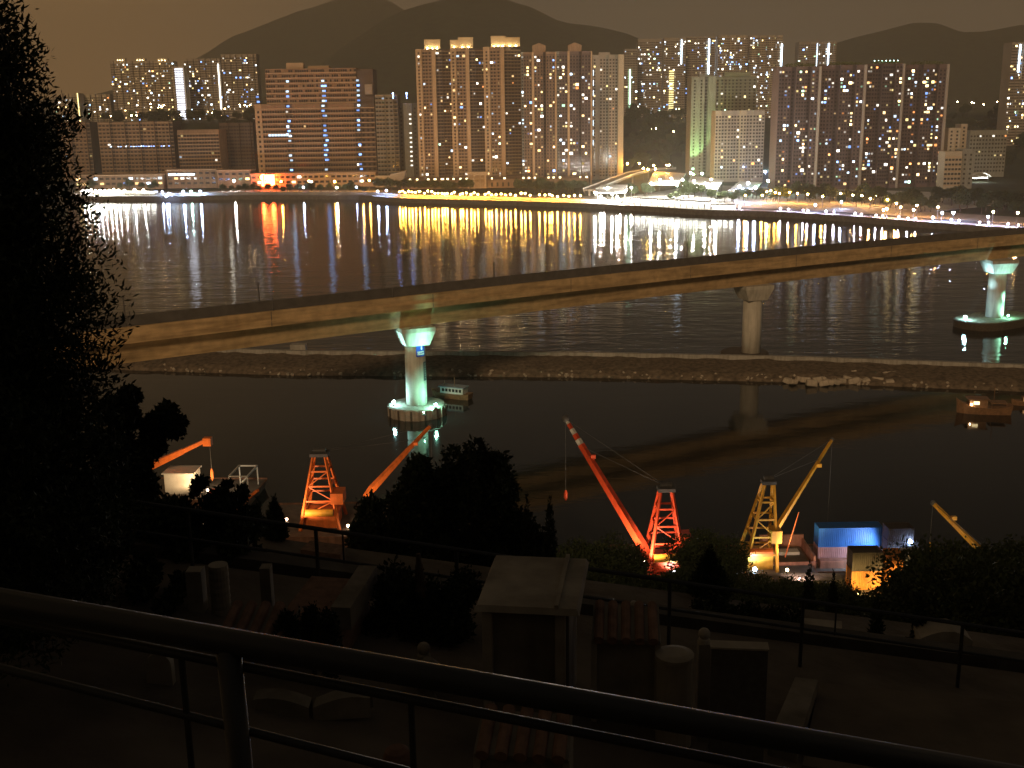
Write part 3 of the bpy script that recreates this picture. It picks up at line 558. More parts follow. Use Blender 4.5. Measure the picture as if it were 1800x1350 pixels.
canopy('small bluish lit canopy by the beige tower foot', [(1280, 336), (1325, 337), (1340, 326), (1300, 324)], 9, 2)
canopy('pale canopy left of the square below the pale beige tower', [(1048, 340), (1100, 340), (1104, 328), (1056, 328)], 10, 1)
t = thing('flyover_ramp', 'lit road ramp climbing left of the white square', 'flyover'); pth = []
RP = [P(1036, 333, 860), P(1060, 324, 900), P(1085, 314, 945), P(1112, 304, 1000), P(1140, 299, 1040), P(1180, 296, 1075)]
for i, p in enumerate(RP):
    d = (RP[min(i + 1, len(RP) - 1)] - RP[max(i - 1, 0)]).xy.normalized(); pth.append((p, Vector((-d.y, d.x))))
b = MB(); b.sweep(pth, [(-5, 0), (5, 0), (5, -1.4), (-5, -1.4)]); b.build('deck', M_conc, t, fix=True)
for sgn in (-1, 1): b = MB(); b.sweep(pth, [(sgn * 5 - .15, .01), (sgn * 5 + .15, .01), (sgn * 5 + .15, 1.1), (sgn * 5 - .15, 1.1)]); b.build('parapet', M_white, t, fix=True)
for p in RP: b = MB(); b.tube((p.x, p.y, 3), (p.x, p.y, p.z - 1.4), .8, .8, 8); b.build('pier', M_conc, t)
# right hand arched canopy
q = G(1725, 318, 4.3); t = thing('arched_canopy', 'brightly lit arched canopy at far right before the dark bank', 'canopy', (q.x, q.y, 4)); b = MB()
for i in range(8):
    a0, a1 = [math.pi * (.12 + .76 * k / 8) for k in (i, i + 1)]
    b.add([(-9 * math.cos(a) * 1.0, y, 1 + 6 * math.sin(a) + dz) for a in (a0, a1) for y in (0, 7) for dz in (0, .3)], [(0, 4, 6, 2), (1, 3, 7, 5), (0, 1, 5, 4), (2, 6, 7, 3)])
b.build('roof', M_white, t); b = MB(); b.tube((-7, 3, 0), (-7, 3, 4), .3); b.tube((7, 3, 0), (7, 3, 4), .3); b.build('post', M_pole, t)
b = MB(); b.box(-6, 6, 2, 3, 2.6, 3.0); b.build('tube_light', MATS['tube_light'], t)
# ------------------------------------------------------------------ foliage
def leaf_mesh(name, blobs, n, size, m, aspect=.55, seed=0, up=.3, shell=.55):
    r = np.random.default_rng(seed); vol = np.array([bl[3] * bl[4] * bl[5] for bl in blobs]) ** (2 / 3); pick_ = r.choice(len(blobs), n, p=vol / vol.sum()); B = np.array(blobs)[pick_]
    d = r.normal(size=(n, 3)); d /= np.linalg.norm(d, axis=1)[:, None]; rad = (shell + (1 - shell) * r.random(n) ** .5) * (1 + .13 * r.normal(size=n))
    p = B[:, :3] + d * B[:, 3:6] * rad[:, None]
    a = d + r.normal(size=(n, 3)) * .8; a[:, 2] += up; a /= np.linalg.norm(a, axis=1)[:, None]; q = np.cross(a, r.normal(size=(n, 3))); q /= np.linalg.norm(q, axis=1)[:, None]
    s_ = size * r.uniform(.55, 1.4, n)[:, None]; a *= s_; q *= s_ * aspect
    V = np.stack([p - a * .5, p + q * .5, p + a * .6, p - q * .5], 1).reshape(-1, 3)
    me = bpy.data.meshes.new(name); me.vertices.add(4 * n); me.vertices.foreach_set('co', V.ravel().astype(np.float32)); me.loops.add(4 * n); me.loops.foreach_set('vertex_index', np.arange(4 * n, dtype=np.int32))
    me.polygons.add(n); me.polygons.foreach_set('loop_start', np.arange(0, 4 * n, 4, dtype=np.int32)); me.polygons.foreach_set('loop_total', np.full(n, 4, dtype=np.int32)); me.materials.append(m); me.update(); me.validate(); return me
def trunk_mesh(h, r, limbs, m, seed=0, ll=.4):
    rr = random.Random(seed); b = MB(); p = Vector((0, 0, -.3)); k = 5
    for i in range(k): q = Vector((rr.uniform(-.05, .05) * h, rr.uniform(-.05, .05) * h, h * (i + 1) / k)); b.tube(p, q, r * (1 - .16 * i), r * (1 - .16 * (i + 1)), 8); p = q
    for i in range(limbs):
        z = h * rr.uniform(.4, .95); a = rr.uniform(0, 6.3); l = h * rr.uniform(.6, 1.2) * ll; q = Vector((math.cos(a) * l, math.sin(a) * l, z + l * .7)); b.tube((0, 0, z), q, r * .45, r * .12, 6)
    return b.mesh('trunk', m)
M_bark = mat('bark', (.07, .05, .035), .9, .3, 4, .3); M_leaf = mat('foliage', (.045, .065, .022), .7, .5, .8); M_leaf2 = mat('foliage_dark', (.022, .035, .014), .8, .5, 1.5)
FT_ = []
for k in range(4):
    rr = random.Random(k); bl = [(rr.uniform(-1.6, 1.6), rr.uniform(-1.4, 1.4), rr.uniform(3.4, 6.2), rr.uniform(1.1, 1.9), rr.uniform(1.1, 1.8), rr.uniform(.9, 1.5)) for _ in range(8)]
    FT_.append((leaf_mesh('crown', bl, 1300, .62, M_leaf, .6, k), trunk_mesh(4.6, .26, 6, M_bark, k)))
def far_tree(x, y, z, s_, label, group, k=None, name='shore_tree'):
    k = random.randrange(4) if k is None else k; t = thing(name, label, 'tree', (x, y, z), random.uniform(0, 6.3), group); t.scale = (s_, s_, s_ * random.uniform(.85, 1.1)); put('crown', FT_[k][0], t); put('trunk', FT_[k][1], t)
def tree_row(pts, label, group, z=3.3, jit=2):
    for x, y, s_ in pts:
        q = G(x, y, z); q.y = max(q.y, shoreY(q.x) + 9); far_tree(q.x + random.uniform(-jit, jit), q.y + random.uniform(-jit, jit), z, s_, label, group)
tree_row([(x, 337 - random.uniform(0, 3), random.uniform(1.0, 1.5)) for x in (165, 214, 230, 247, 262, 273)], 'leafy tree behind the white lamps on the left quay', 'trees on the left quay')
tree_row([(x, 339 + random.uniform(-2, 2), random.uniform(.9, 1.3)) for x in range(395, 655, 13)], 'dark tree in front of the warehouse podium', 'trees before the podium')
tree_row([(x, 337 + (x - 700) * .012 + random.uniform(-2, 1), random.uniform(1.2, 1.7)) for x in list(range(668, 830, 11)) + list(range(905, 1040, 9))], 'dark tree behind the yellow promenade lamps', 'trees behind the promenade lamps')
tree_row([(1106, 343, 1.35), (1116, 346, 1.3), (1128, 344, 1.4), (1140, 346, 1.2), (1148, 345, 1.0)], 'big green tree at the left of the white square', 'big trees on the square')
tree_row([(1200, 350, 1.4), (1212, 349, 1.6), (1224, 347, 1.6), (1235, 348, 1.4), (1188, 353, 1.0), (1180, 354, .9)], 'big dark tree at the middle of the white square', 'big trees on the square')
tree_row([(x, 352 + random.uniform(-3, 5), random.uniform(.9, 1.35)) for x in range(1246, 1365, 9)], 'leafy tree between the square and the maroon towers', 'trees below the beige tower')
tree_row([(x, 348 + (x - 1370) * .07 + random.uniform(-5, 8), random.uniform(1.1, 1.8)) for x in range(1372, 1650, 8)], 'leafy park tree on the right shore', 'park trees on the right shore')
tree_row([(x, 366 + (x - 1640) * .08 + random.uniform(-16, 4), random.uniform(1.1, 1.9)) for x in range(1650, 1800, 8)], 'dark tree on the bank at far right', 'trees on the far right bank')
def slope_trees(x0, x1, Y0, Y1, n, label, group):
    for _ in range(n):
        Y = random.uniform(Y0, Y1); X = random.uniform(P(x0, 220, Y).x, P(x1, 220, Y).x); far_tree(X, Y, far_z(X, Y) - .6, random.uniform(1.3, 2.2), label, group, name='slope_tree')
slope_trees(1098, 1216, 1080, 1290, 70, 'tree on the dark wooded slope left of the green lit tower', 'trees on the middle slope')
slope_trees(185, 452, 1190, 1310, 60, 'tree on the dark slope below the left hillside towers', 'trees on the left slope')
slope_trees(1655, 1805, 1000, 1350, 60, 'tree on the dark slope at far right', 'trees on the right slope')
# ------------------------------------------------------------------ breakwater
def bwpath(x0, x1, step):
    r = []; x = x0
    while x <= x1: t = Vector((2 * step, bw(x + step) - bw(x - step))).normalized(); r.append((Vector((x, bw(x), 0)), Vector((-t.y, t.x)))); x += step
    return r
M_rub = mat('rubble', (.13, .10, .07), .95, .55, .9, .8); M_blk = mat('armour_block', (.42, .36, .28), .9, .2, 1.5, .3)
t = thing('breakwater', 'long low rubble breakwater with a concrete crest wall across the channel', 'breakwater')
b = MB(); nz = vnoise(11); pr_ = [(-1.2, -1.2), (.6, .7), (2.4, 1.5), (5, 1.9), (8, 2.2), (11, 2.5), (13.2, 2.6), (17.2, 2.6), (19, -1.2)]; pts = bwpath(-260, 250, 1.5)
for p, a in pts:
    for i, (dq, z) in enumerate(pr_):
        j = 0 if i in (0, len(pr_) - 1) else .35 * nz(p.x * .8, dq * .9) + random.uniform(-.15, .15); b.v.append((p.x + a.x * (dq + j), p.y + a.y * (dq + j), z + j * .8))
n = len(pr_)
for k in range(len(pts) - 1):
    for i in range(n - 1): b.f.append((k * n + i, (k + 1) * n + i, (k + 1) * n + i + 1, k * n + i + 1)); b.m.append(0)
b.build('mound', M_rub, t, fix=True)
b = MB(); b.sweep(bwpath(-255, 245, 5), [(13.6, 2.0), (13.6, 3.5), (15, 3.5), (15, 2.0)]); b.build('crest_wall', M_conc, t, fix=True)
q = G(525, 612, 3); b = MB(); b.box(q.x - 2.1, q.x + 2.1, q.y - 1.5, q.y + 1.2, 1.8, 4.2); tag(b.build('concrete_box', M_conc), 'small pale concrete box on the breakwater under the bridge', 'box')
def rock_mesh(seed):
    rr = random.Random(seed); b = MB(); b.box(-1, 1, -.7, .7, -.6, .6); v = [tuple(c_ * rr.uniform(.72, 1.12) for c_ in p) for p in b.v]; b.v = v
    me = b.mesh('rock', M_blk); import bmesh; bm = bmesh.new(); bm.from_mesh(me); bmesh.ops.bevel(bm, geom=bm.edges[:], offset=.16, segments=1, affect='EDGES'); bm.to_mesh(me); bm.free(); return me
RM = [rock_mesh(i) for i in range(6)]
for i in range(34):
    if i < 22: x = 1384 + i * 10.6; y = 664 + random.uniform(-2, 6) + (2 if i < 10 else 0); s_ = random.uniform(1.0, 1.5)
    else: x = random.uniform(1490, 1625); y = random.uniform(652, 663); s_ = random.uniform(.45, .8)
    q = G(x, y, 1.0); o = put('rock', random.choice(RM), None, (q.x, q.y, .75 + (2.0 if i > 21 else 0) * .5)); o.rotation_euler = (random.uniform(-.3, .3), random.uniform(-.3, .3), random.uniform(-.5, .5)); o.scale = (s_, s_, s_)
    tag(o, 'pale squared rock at the foot of the breakwater by the right hand bridge column', 'rock', 'rocks at the breakwater foot')
for i in range(120):
    x = random.uniform(-95, 118); a_ = random.uniform(-.6, 2.2); o = put('rock', random.choice(RM), t, (x, bw(x) + a_, .3 + .4 * max(0, a_))); s_ = random.uniform(.25, .55); o.scale = (s_, s_, s_); o.rotation_euler = (random.random(), random.random(), random.random() * 6)
# ------------------------------------------------------------------ bridge
_bk = (H - 27.4) / (H - 26); BX = [x * _bk for x in (-260, -150, -76, -25, 14.2, 61.3, 108, 158.5, 240, 330)]; BY = [y * _bk for y in (95, 162, 208.5, 243.5, 267.8, 295.6, 322, 346.6, 384, 420)]
_bp = np.polyfit(BX[1:-1], BY[1:-1], 3)
def brY(x): return float(np.polyval(_bp, x))
def brpath(x0, x1, step):
    r = []; x = x0
    while x <= x1 + .01: t = Vector((2 * step, brY(x + step) - brY(x - step))).normalized(); r.append((Vector((x, brY(x), 0)), Vector((-t.y, t.x)))); x += step
    return r
M_br = mat('bridge_concrete', (.54, .375, .19), .8, .16, .6, .12, dirt=.38, dscale=(.10, .10, .9)); M_brd = mat('bridge_dark', (.10, .095, .09), .8, .2, .5)
bpth = brpath(-170, 300, 4)
t = thing('rail_viaduct', 'long concrete rail viaduct curving over the channel', 'bridge')
b = MB(); b.sweep(bpth, [(3.0, 20), (8.2, 20), (9.2, 24.6), (11.2, 24.9), (11.2, 25.6), (0, 25.6), (0, 24.5), (2.2, 24.3)]); b.build('box_girder', M_br, t, fix=True)
b = MB(); b.sweep(bpth, [(-.25, 24.3), (-.25, 27.4), (.18, 27.4), (.18, 24.3)]); b.build('parapet', M_br, t, fix=True)
b = MB(); b.sweep(bpth, [(10.9, 24.7), (10.9, 27.7), (11.3, 27.7), (11.3, 24.7)]); b.build('parapet', M_brd, t, fix=True)
b = MB(); b.sweep(bpth, [(-.33, 25.3), (-.33, 25.55), (-.24, 25.55), (-.24, 25.3)]); b.build('ledge_line', M_br, t, fix=True)
for q0 in (2.6, 4.1, 7.0, 8.5): b = MB(); b.sweep(bpth, [(q0, 25.61), (q0, 25.8), (q0 + .12, 25.8), (q0 + .12, 25.61)]); b.build('rail', M_pole, t, fix=True)
b = MB(); b.sweep(bpth, [(.3, 27.45), (.3, 27.75), (.5, 27.75), (.5, 27.45)]); b.build('cable_trough', M_brd, t, fix=True)
# panel joints of the parapet
for k, x in enumerate(np.arange(-110, 200, 31.0)):
    p, a = brpath(x, x, 4)[0] if False else (Vector((x, brY(x), 0)), None); sl = (brY(x + 1) - brY(x - 1)) / 2; tt = Vector((1, sl)).normalized(); nn = Vector((-tt.y, tt.x)); b = MB()
    b.beam((x - nn.x * .27, p.y - nn.y * .27, 24.4), (x - nn.x * .27, p.y - nn.y * .27, 27.35), .10, .10); b.build('panel_joint', M_brd, t)
def on_bridge(px, py, side, z):        # x along the bridge whose projection falls on px
    best = None
    for x in np.arange(-110, 230, .5):
        sl = (brY(x + 1) - brY(x - 1)) / 2; tt = Vector((1, sl)).normalized(); nn = Vector((-tt.y, tt.x)); p = Vector((x + nn.x * side, brY(x) + nn.y * side, z)); d = p - CAMP; u = 900 + F * d.dot(_r) / d.dot(_f)
        if best is None or abs(u - px) < best[0]: best = (abs(u - px), p)
    return best[1]
for px, hh, side in ((217, 4.2, 11.1), (457, 4.2, 11.1), (868, 3.8, 11.1), (1040, 4.0, 11.1), (1207, 4.0, 11.1), (1335, 3.8, 11.1), (1452, 4.2, 11.1), (232, 3.0, .1), (478, 2.8, .1), (691, 2.2, .1), (896, 2.2, .1), (1074, 2.6, .1), (1245, 2.4, .1), (1374, 2.6, .1)):
    p = on_bridge(px, 0, side, 27.3); m_ = thing('signal_mast', 'thin dark mast standing on the far viaduct parapet' if side > 1 else 'short thin pole standing on the near viaduct parapet', 'mast', p, 0, 'far side masts on the viaduct' if side > 1 else 'near side poles on the viaduct')
    b = MB(); b.tube((0, 0, 0), (0, 0, hh), .17 if side > 1 else .12, .12, 6); b.build('pole', M_brd, m_)
    b = MB(); b.box(-.25, .25, -.12, .12, hh - .5, hh + .2) if side > 1 else b.box(-.1, .1, -.1, .1, hh - .2, hh); b.build('head', M_brd, m_)
# piers
M_col = mat('column_concrete', (.50, .47, .40), .75, .08, .6, .05, dirt=.25)
def pier(label, cx, cy, zb, rad, top, rz, name='bridge_pier'):
    t = thing(name, label, 'bridge pier', (cx, cy, 0), rz, 'viaduct piers')
    b = MB(); b.lathe([(rad, zb), (rad * .97, top - 4.0)], (0, 0, 0), 28); b.build('column', M_col, t, smooth=False)
    for p in t.children: 
        p.data.polygons.foreach_set('use_smooth', [len(f.vertices) == 4 for f in p.data.polygons])
    b = MB(); a0, a1, c0, c1 = rad * 1.12, rad * 1.62, rad * 1.12, rad * 1.45; z0, z1, z2 = top - 4.0, top - .9, top
    b.add([(-a0, -c0, z0), (a0, -c0, z0), (a0, c0, z0), (-a0, c0, z0), (-a1, -c1, z1), (a1, -c1, z1), (a1, c1, z1), (-a1, c1, z1), (-a1, -c1, z2), (a1, -c1, z2), (a1, c1, z2), (-a1, c1, z2)],
          [(3, 2, 1, 0), (8, 9, 10, 11)] + [(k + i, k + (i + 1) % 4, k + 4 + (i + 1) % 4, k + 4 + i) for k in (0, 4) for i in range(4)]); b.build('pier_head', M_col, t)
    return t
def flood(label, loc, target, power, colr, size=.5, ang=50, group='pier floodlights', mst=160, blend=.5, spread=0):
    t = thing('floodlight', label, 'floodlight', loc, 0, group); d = (Vector(target) - Vector(loc)); b = MB(); b.box(-.35, .35, -.35, .35, -.5, -.25); b.tube((0, 0, -.25), (0, 0, 0), .1); b.build('base', M_pole, t)
    b = MB(); b.ball((0, 0, .25), size, 8, 6); b.build('lens', emis('flood_%s' % str(colr), colr, mst), t)
    ld = bpy.data.lights.new('floodlight', 'SPOT'); ld.energy = power; ld.color = colr; ld.spot_size = math.radians(ang); ld.spot_blend = blend; ld.shadow_soft_size = .2
    lo = bpy.data.objects.new('beam', ld); COL.objects.link(lo); lo.parent = t; dn = d.normalized(); lo.location = dn * (size + .12) + Vector((0, 0, .25)); lo.rotation_euler = d.to_track_quat('-Z', 'Y').to_euler()
    if spread:
        pd = bpy.data.lights.new('floodlight_spread', 'POINT'); pd.energy = spread; pd.color = colr; pd.shadow_soft_size = .3
        po = bpy.data.objects.new('spread', pd); COL.objects.link(po); po.parent = t; po.location = dn * (size + .35) + Vector((0, 0, .35))
    return t
if GREEN_SPOT:
    q = P(1219, 307, 1024); flood('green floodlight washing the left flank of the grey green tower', (q.x, q.y, q.z), (q.x + 3, 1041, 55), 160000, (.45, 1, .35), .7, 60, 'tower floodlights', 120)
BA = math.atan2(brY(0) - brY(-40), 40)
p1 = G(733, 713, 1.9); pier('round pier standing on a round base, lit turquoise with a blue sign', p1.x, p1.y, 2.4, 2.35, 20, .38)
M_capc = mat('pile_cap', (.34, .30, .25), .9, .2, .8, .2, dirt=.4); M_fend = mat('fender', (.07, .055, .04), .9, .3, 2)
t = thing('pile_cap', 'round concrete base with vertical fenders under the signed pier', 'pile cap', (p1.x, p1.y, 0)); b = MB(); b.lathe([(6.3, -1.5), (6.4, .3), (6.35, 2.2), (6.1, 2.4)], (0, 0, 0), 40); b.build('base', M_capc, t)
for k in range(26): a = k * 2 * math.pi / 26; b = MB(); b.box(6.37, 6.6, -.2, .2, -.6, 2.15); o = b.build('fender', M_fend if k % 2 else M_capc, t); o.rotation_euler = (0, 0, a)
CY = (.35, 1.0, .72)
q = G(692, 708, 3); flood('turquoise floodlight at left edge of the round pier base', (q.x, q.y, 2.95), (p1.x - 2.6, p1.y - 2.2, 17.6), 70000, (.45, .95, .95), .35, 24, blend=1, spread=1100)
q = G(766, 713, 3); flood('turquoise floodlight at right edge of the round pier base', (q.x, q.y, 2.95), (p1.x + 2.6, p1.y - 2.0, 17.4), 40000, CY, .28, 22, blend=1, spread=2300)
q = G(745, 727, 2.9); flood('small added uplight at the front rim of the round pier base, brightening its head', (q.x, q.y, 2.95), (p1.x + 1.1, p1.y - 2.9, 17.6), 46000, CY, .12, 23, mst=20, blend=1)  # unseen lamp added to brighten the front of the pier head
# sign on the column
def sign_text(s, size, m, parent, loc, rot):
    cu = bpy.data.curves.new('lettering', 'FONT'); cu.body = s; cu.size = size; cu.extrude = .01; cu.align_x = 'CENTER'; cu.align_y = 'CENTER'
    o = bpy.data.objects.new('lettering', cu); COL.objects.link(o); bpy.context.view_layer.update(); me = bpy.data.meshes.new_from_object(o.evaluated_get(bpy.context.evaluated_depsgraph_get())); bpy.data.objects.remove(o)
    me.materials.append(m); o = put('lettering', me, parent, loc); o.rotation_euler = rot; return o
M_blue = mat('sign_blue', (.02, .06, .42), .4, .05, 2); M_sdark = mat('sign_slate', (.05, .08, .09), .5, .1, 2)
sa = math.radians(-52)
t = thing('pier_sign', 'curved blue sign with white lettering high on the round pier', 'sign', (p1.x, p1.y, 14.6)); b = MB()
def curved(b, r, a0, a1, z0, z1, n=8):
    for i in range(n): u0 = lin(a0, a1, i / n); u1 = lin(a0, a1, (i + 1) / n); b.quad((r * math.cos(u0), r * math.sin(u0), z0), (r * math.cos(u1), r * math.sin(u1), z0), (r * math.cos(u1), r * math.sin(u1), z1), (r * math.cos(u0), r * math.sin(u0), z1))
curved(b, 2.36, sa - .48, sa + .48, -1.1, 1.35); b.build('panel', M_blue, t); b = MB(); curved(b, 2.385, sa - .36, sa + .38, -.72, .08); wbnd = b.build('white_band', M_white, t)
b = MB(); curved(b, 2.385, sa + .0, sa + .14, .45, 1.15); b.build('white_mark', M_white, t)
for k, ch in enumerate('CHUAN'): a = sa - .28 + .14 * k; sign_text(ch, .62, M_blue, wbnd, (2.40 * math.cos(a), 2.40 * math.sin(a), -.33), (math.pi / 2, 0, a + math.pi / 2))
t = thing('pier_sign', 'tall narrow slate sign below the blue sign on the round pier', 'sign', (p1.x, p1.y, 10)); b = MB(); sa2 = math.radians(-25); curved(b, 2.37, sa2 - .24, sa2 + .24, -2.1, 2.2); b.build('panel', M_sdark, t)
for k in range(7): b = MB(); curved(b, 2.39, sa2 - .1, sa2 + .1, 1.5 - k * .52, 1.8 - k * .52, 2); b.build('pale_character', M_conc, t)
p2 = G(1320, 612, 2.6); pier('plain round pier standing behind the breakwater, orange lit', p2.x, p2.y, -1, 2.55, 20, .3)
b = MB(); b.lathe([(6.5, -1.5), (6.4, 1.4), (6.0, 1.6)], (p2.x - 1.5, p2.y + 1, 0), 24); tag(b.build('pile_cap', M_fend), 'dark low round base of the plain pier behind the breakwater', 'pile cap')
p3 = G(1747, 562, 1.4); pier('round turquoise lit pier on a broad island base at far right', p3.x, p3.y, 2.3, 2.6, 20, .12)
t = thing('pile_cap', 'broad oval grassy island base of the far right pier', 'pile cap', (p3.x, p3.y, 0), BA); b = MB(); b.prism([(14 * math.copysign(abs(math.cos(a)) ** .6, math.cos(a)), 8 * math.copysign(abs(math.sin(a)) ** .8, math.sin(a))) for a in [2 * math.pi * i / 40 for i in range(40)]], -1.5, 2.2); b.build('base', M_fend, t)
b = MB(); b.prism([(13.4 * math.copysign(abs(math.cos(a)) ** .6, math.cos(a)), 7.5 * math.copysign(abs(math.sin(a)) ** .8, math.sin(a))) for a in [2 * math.pi * i / 40 for i in range(40)]], 2.2, 2.4); b.build('top', mat('cap_gravel', (.20, .20, .13), .95, .5, 1.2, .6), t)
q = Vector((p3.x - 12.3 * math.cos(BA) - .5, p3.y - 12.3 * math.sin(BA) + 1.6, 3)); flood('blue white floodlight at left tip of the island base', (q.x, q.y, 2.9), (p3.x - 1, p3.y - 1.5, 17.4), 60000, (.45, .85, 1.0), .5, 34, blend=1, spread=1800)
q = G(1772, 556, 3); flood('turquoise floodlight right of the far right pier', (q.x, q.y, 3.0), (p3.x + .8, p3.y - 2, 17.2), 40000, CY, .2, 34, blend=1, spread=1500)
# ------------------------------------------------------------------ boats
M_wood = mat('boat_wood', (.22, .12, .06), .6, .3, 1.5, .2); M_bwhite = mat('boat_white', (.6, .6, .56), .5, .1, 1); M_bblue = mat('boat_blue_grey', (.25, .32, .38), .5, .1, 1)
def hull(L, Wd, h, bow=.3, sheer=.5):
    b = MB(); st = [(-.5, .72, .35), (-.38, .9, .15), (-.15, 1, 0), (.1, 1, .06), (.25, .88, .2), (.38, .62, .48), (.46, .3, .78), (.5, .04, 1)]; n = 4
    for u, k, s_ in st: hw = Wd / 2 * k; zt = h + sheer * s_; b.v += [(u * L, -hw, zt), (u * L * .94, -hw * .72, -.5), (u * L * .94, hw * .72, -.5), (u * L, hw, zt)]
    for i in range(len(st) - 1):
        for j in range(4): b.f.append((i * n + j, i * n + (j + 1) % n, (i + 1) * n + (j + 1) % n, (i + 1) * n + j)); b.m.append(0)
    _e = (len(st) - 1) * 4; b.f += [(3, 2, 1, 0), (_e, _e + 1, _e + 2, _e + 3)]; b.m += [0, 0]; return b
q = G(776, 708, 0); t = thing('work_boat', 'small pale work boat moored behind the round pier base', 'boat', (q.x + 2.0, q.y + 5, 0), 2.7)
hull(10.5, 3.6, 1.2).build('hull', M_wood, t, fix=True); b = MB(); b.box(-3.8, 2.2, -1.3, 1.3, 1.15, 2.7); b.build('cabin', M_bwhite, t); b = MB(); b.box(-4.1, 2.6, -1.55, 1.55, 2.71, 2.9); b.build('roof', M_bblue, t)
for i in range(6): b = MB(); b.box(-3.4 + i * .9, -2.8 + i * .9, 1.27, 1.34, 1.7, 2.4); b.build('window', M_pane, t)
b = MB(); b.tube((-1.0, 0, 2.9), (-1.0, 0, 5.0), .07); b.tube((1.5, .3, 2.9), (1.5, .3, 4.2), .06); b.build('mast', M_wood, t)
q = G(1728, 726, 0); t = thing('fishing_boat', 'wooden fishing boat with a lit cabin on the dark water at right', 'boat', (q.x, q.y, 0), 2.95)
hull(11.5, 3.8, 1.45, sheer=1.9).build('hull', M_wood, t, fix=True); b = MB(); b.box(-.5, 3.2, -1.4, 1.4, 1.4, 3.2); b.build('cabin', M_wood, t); b = MB(); b.box(-.9, 3.7, -1.7, 1.7, 3.21, 3.4); b.build('roof', M_wood, t)
b = MB(); b.box(1.2, 2.4, 1.36, 1.46, 2.2, 2.9); b.build('lit_window', emis('boat_window', (1, .78, .4), 3, True), t); b = MB(); b.box(-4.6, -1.2, -1.5, 1.5, 2.5, 2.65); b.build('awning', M_wood, t)
for x in (-4.4, -1.4): b = MB(); b.tube((x, 1.3, 1.2), (x, 1.3, 2.5), .06); b.build('post', M_wood, t)
b = MB(); b.ball((2.9, 1.75, 2.2), .16, 6, 4); b.build('deck_lamp', emis('boat_lamp', (1, .8, .5), 120, True), t)
b = MB(); b.tube((-2, 0, 2.6), (-2, 0, 6), .06); b.build('mast', M_wood, t)
q = G(1790, 712, 0); t = thing('sampan', 'small sampan at the right picture edge behind the fishing boat', 'boat', (q.x + 2, q.y, 0), 3.0); hull(7, 2.4, .9).build('hull', M_wood, t, fix=True); b = MB(); b.box(-2, 1.2, -.9, .9, .8, 1.9); b.build('cabin', M_wood, t)
b = MB(); b.ball((.5, 1.15, 1.5), .16, 6, 4); b.build('deck_lamp', MATS['boat_lamp'], t)
# ------------------------------------------------------------------ near hillside
def clampf(x, a, b_): return max(a, min(b_, x))
PY_ = [-260, -200, -60, -1.6, -1.2, 2.0, 2.3, 5.0, 6, 13.3, 13.5, 24, 24.4, 60, 100, 128, 134, 141.5]
PZ_ = [180, 178, 101, 63.6, 63.25, 63.25, 63.0, 59.2, 58.95, 58.8, 55.0, 54.7, 51.5, 32.5, 13.5, 4.2, 3.0, 3.0]  # unseen slope behind the camera, its height shaped to shade the foreground
nz2 = vnoise(21)
def near_z(x, y):
    z = interp(y, PY_, PZ_); z -= .16 * clampf(x, -9, 12) * sstep(2.4, 6, y) * (1 - sstep(24, 60, y))
    if y > 24.4: z += (1.2 * nz2(x * .15, y * .15)) * sstep(24.4, 34, y) * (1 - sstep(110, 128, y))
    if y < -2: z += 3 * nz2(x * .03, y * .03) * sstep(-3, -30, y)
    return z
b = MB(); ys = sorted(set(PY_ + list(np.arange(27, 126, 5.0)) + list(np.arange(-190, -5, 18.0)) + [8, 10, 12, 16, 18, 20, 22])); xs = sorted(set(list(np.arange(-420, -30, 26.0)) + list(np.arange(-30, 31, 1.5)) + list(np.arange(34, 300, 20.0))))
for x in xs:
    for y in ys: b.v.append((x, y, near_z(x, y)))
n = len(ys)
for i in range(len(xs) - 1):
    for j in range(n - 1): b.f.append((i * n + j, (i + 1) * n + j, (i + 1) * n + j + 1, i * n + j + 1)); b.m.append(0)
M_terr = mat('terrace_ground', (.15, .13, .105), .95, .4, .9, .4)
struct(b.build('near_hillside', M_terr))
b = MB(); b.box(-420, 300, 141.3, 142, -3, 3.02); struct(b.build('quay_wall', M_wall_dark))
# retaining walls of the two terraces
M_gran0 = mat('terrace_wall_stone', (.09, .085, .075), .9, .3, 2, .3)
b = MB(); b.sweep([(Vector((x, 13.42, 0)), Vector((0, 1))) for x in np.arange(-14, 20, 1.0)], [(0, 54), (0, 58.9), (.3, 58.9), (.3, 54)])
for k, v in enumerate(b.v): b.v[k] = (v[0], v[1], v[2] - .16 * clampf(v[0], -9, 12))
tag(b.build('terrace_wall', M_gran0, fix=True), 'concrete retaining wall under the lower cemetery railing', 'wall')
# ------------------------------------------------------------------ railings
M_rail = mat('rail_paint', (.035, .04, .045), .45, .2, 8, .1, spec=.5)
t = thing('handrail', 'thick dark pipe handrail crossing the foreground from left to lower right', 'railing', P(400, 1340, 1.6)); L0 = t.location.copy()
def rl(px, py, Y=1.6): return P(px, py, Y) - L0
b = MB(); b.tube(rl(-700, 936), rl(2500, 1492), .0215, .0215, 16); b.build('top_rail', M_rail, t, smooth=True)
b = MB(); b.tube(rl(-500, 990, 1.61), rl(2300, 1538, 1.61), .0085, .0085, 10); b.build('middle_rail', M_rail, t, smooth=True)
b = MB(); b.tube(rl(-500, 1047, 1.61), rl(1500, 1555, 1.61), .0075, .0075, 10); b.build('lower_rail', M_rail, t, smooth=True)
for x, y in ((400, 1127),): b = MB(); q = rl(x, y); b.tube(q, (q.x + .02, q.y, q.z - .95), .0195, .0195, 14); b.build('post', M_rail, t, smooth=True)
for x in (-450, 1750): b = MB(); q = rl(x, 1060 + x * .174); b.tube(q, (q.x, q.y, q.z - .95), .0195, .0195, 14); b.build('post', M_rail, t, smooth=True)
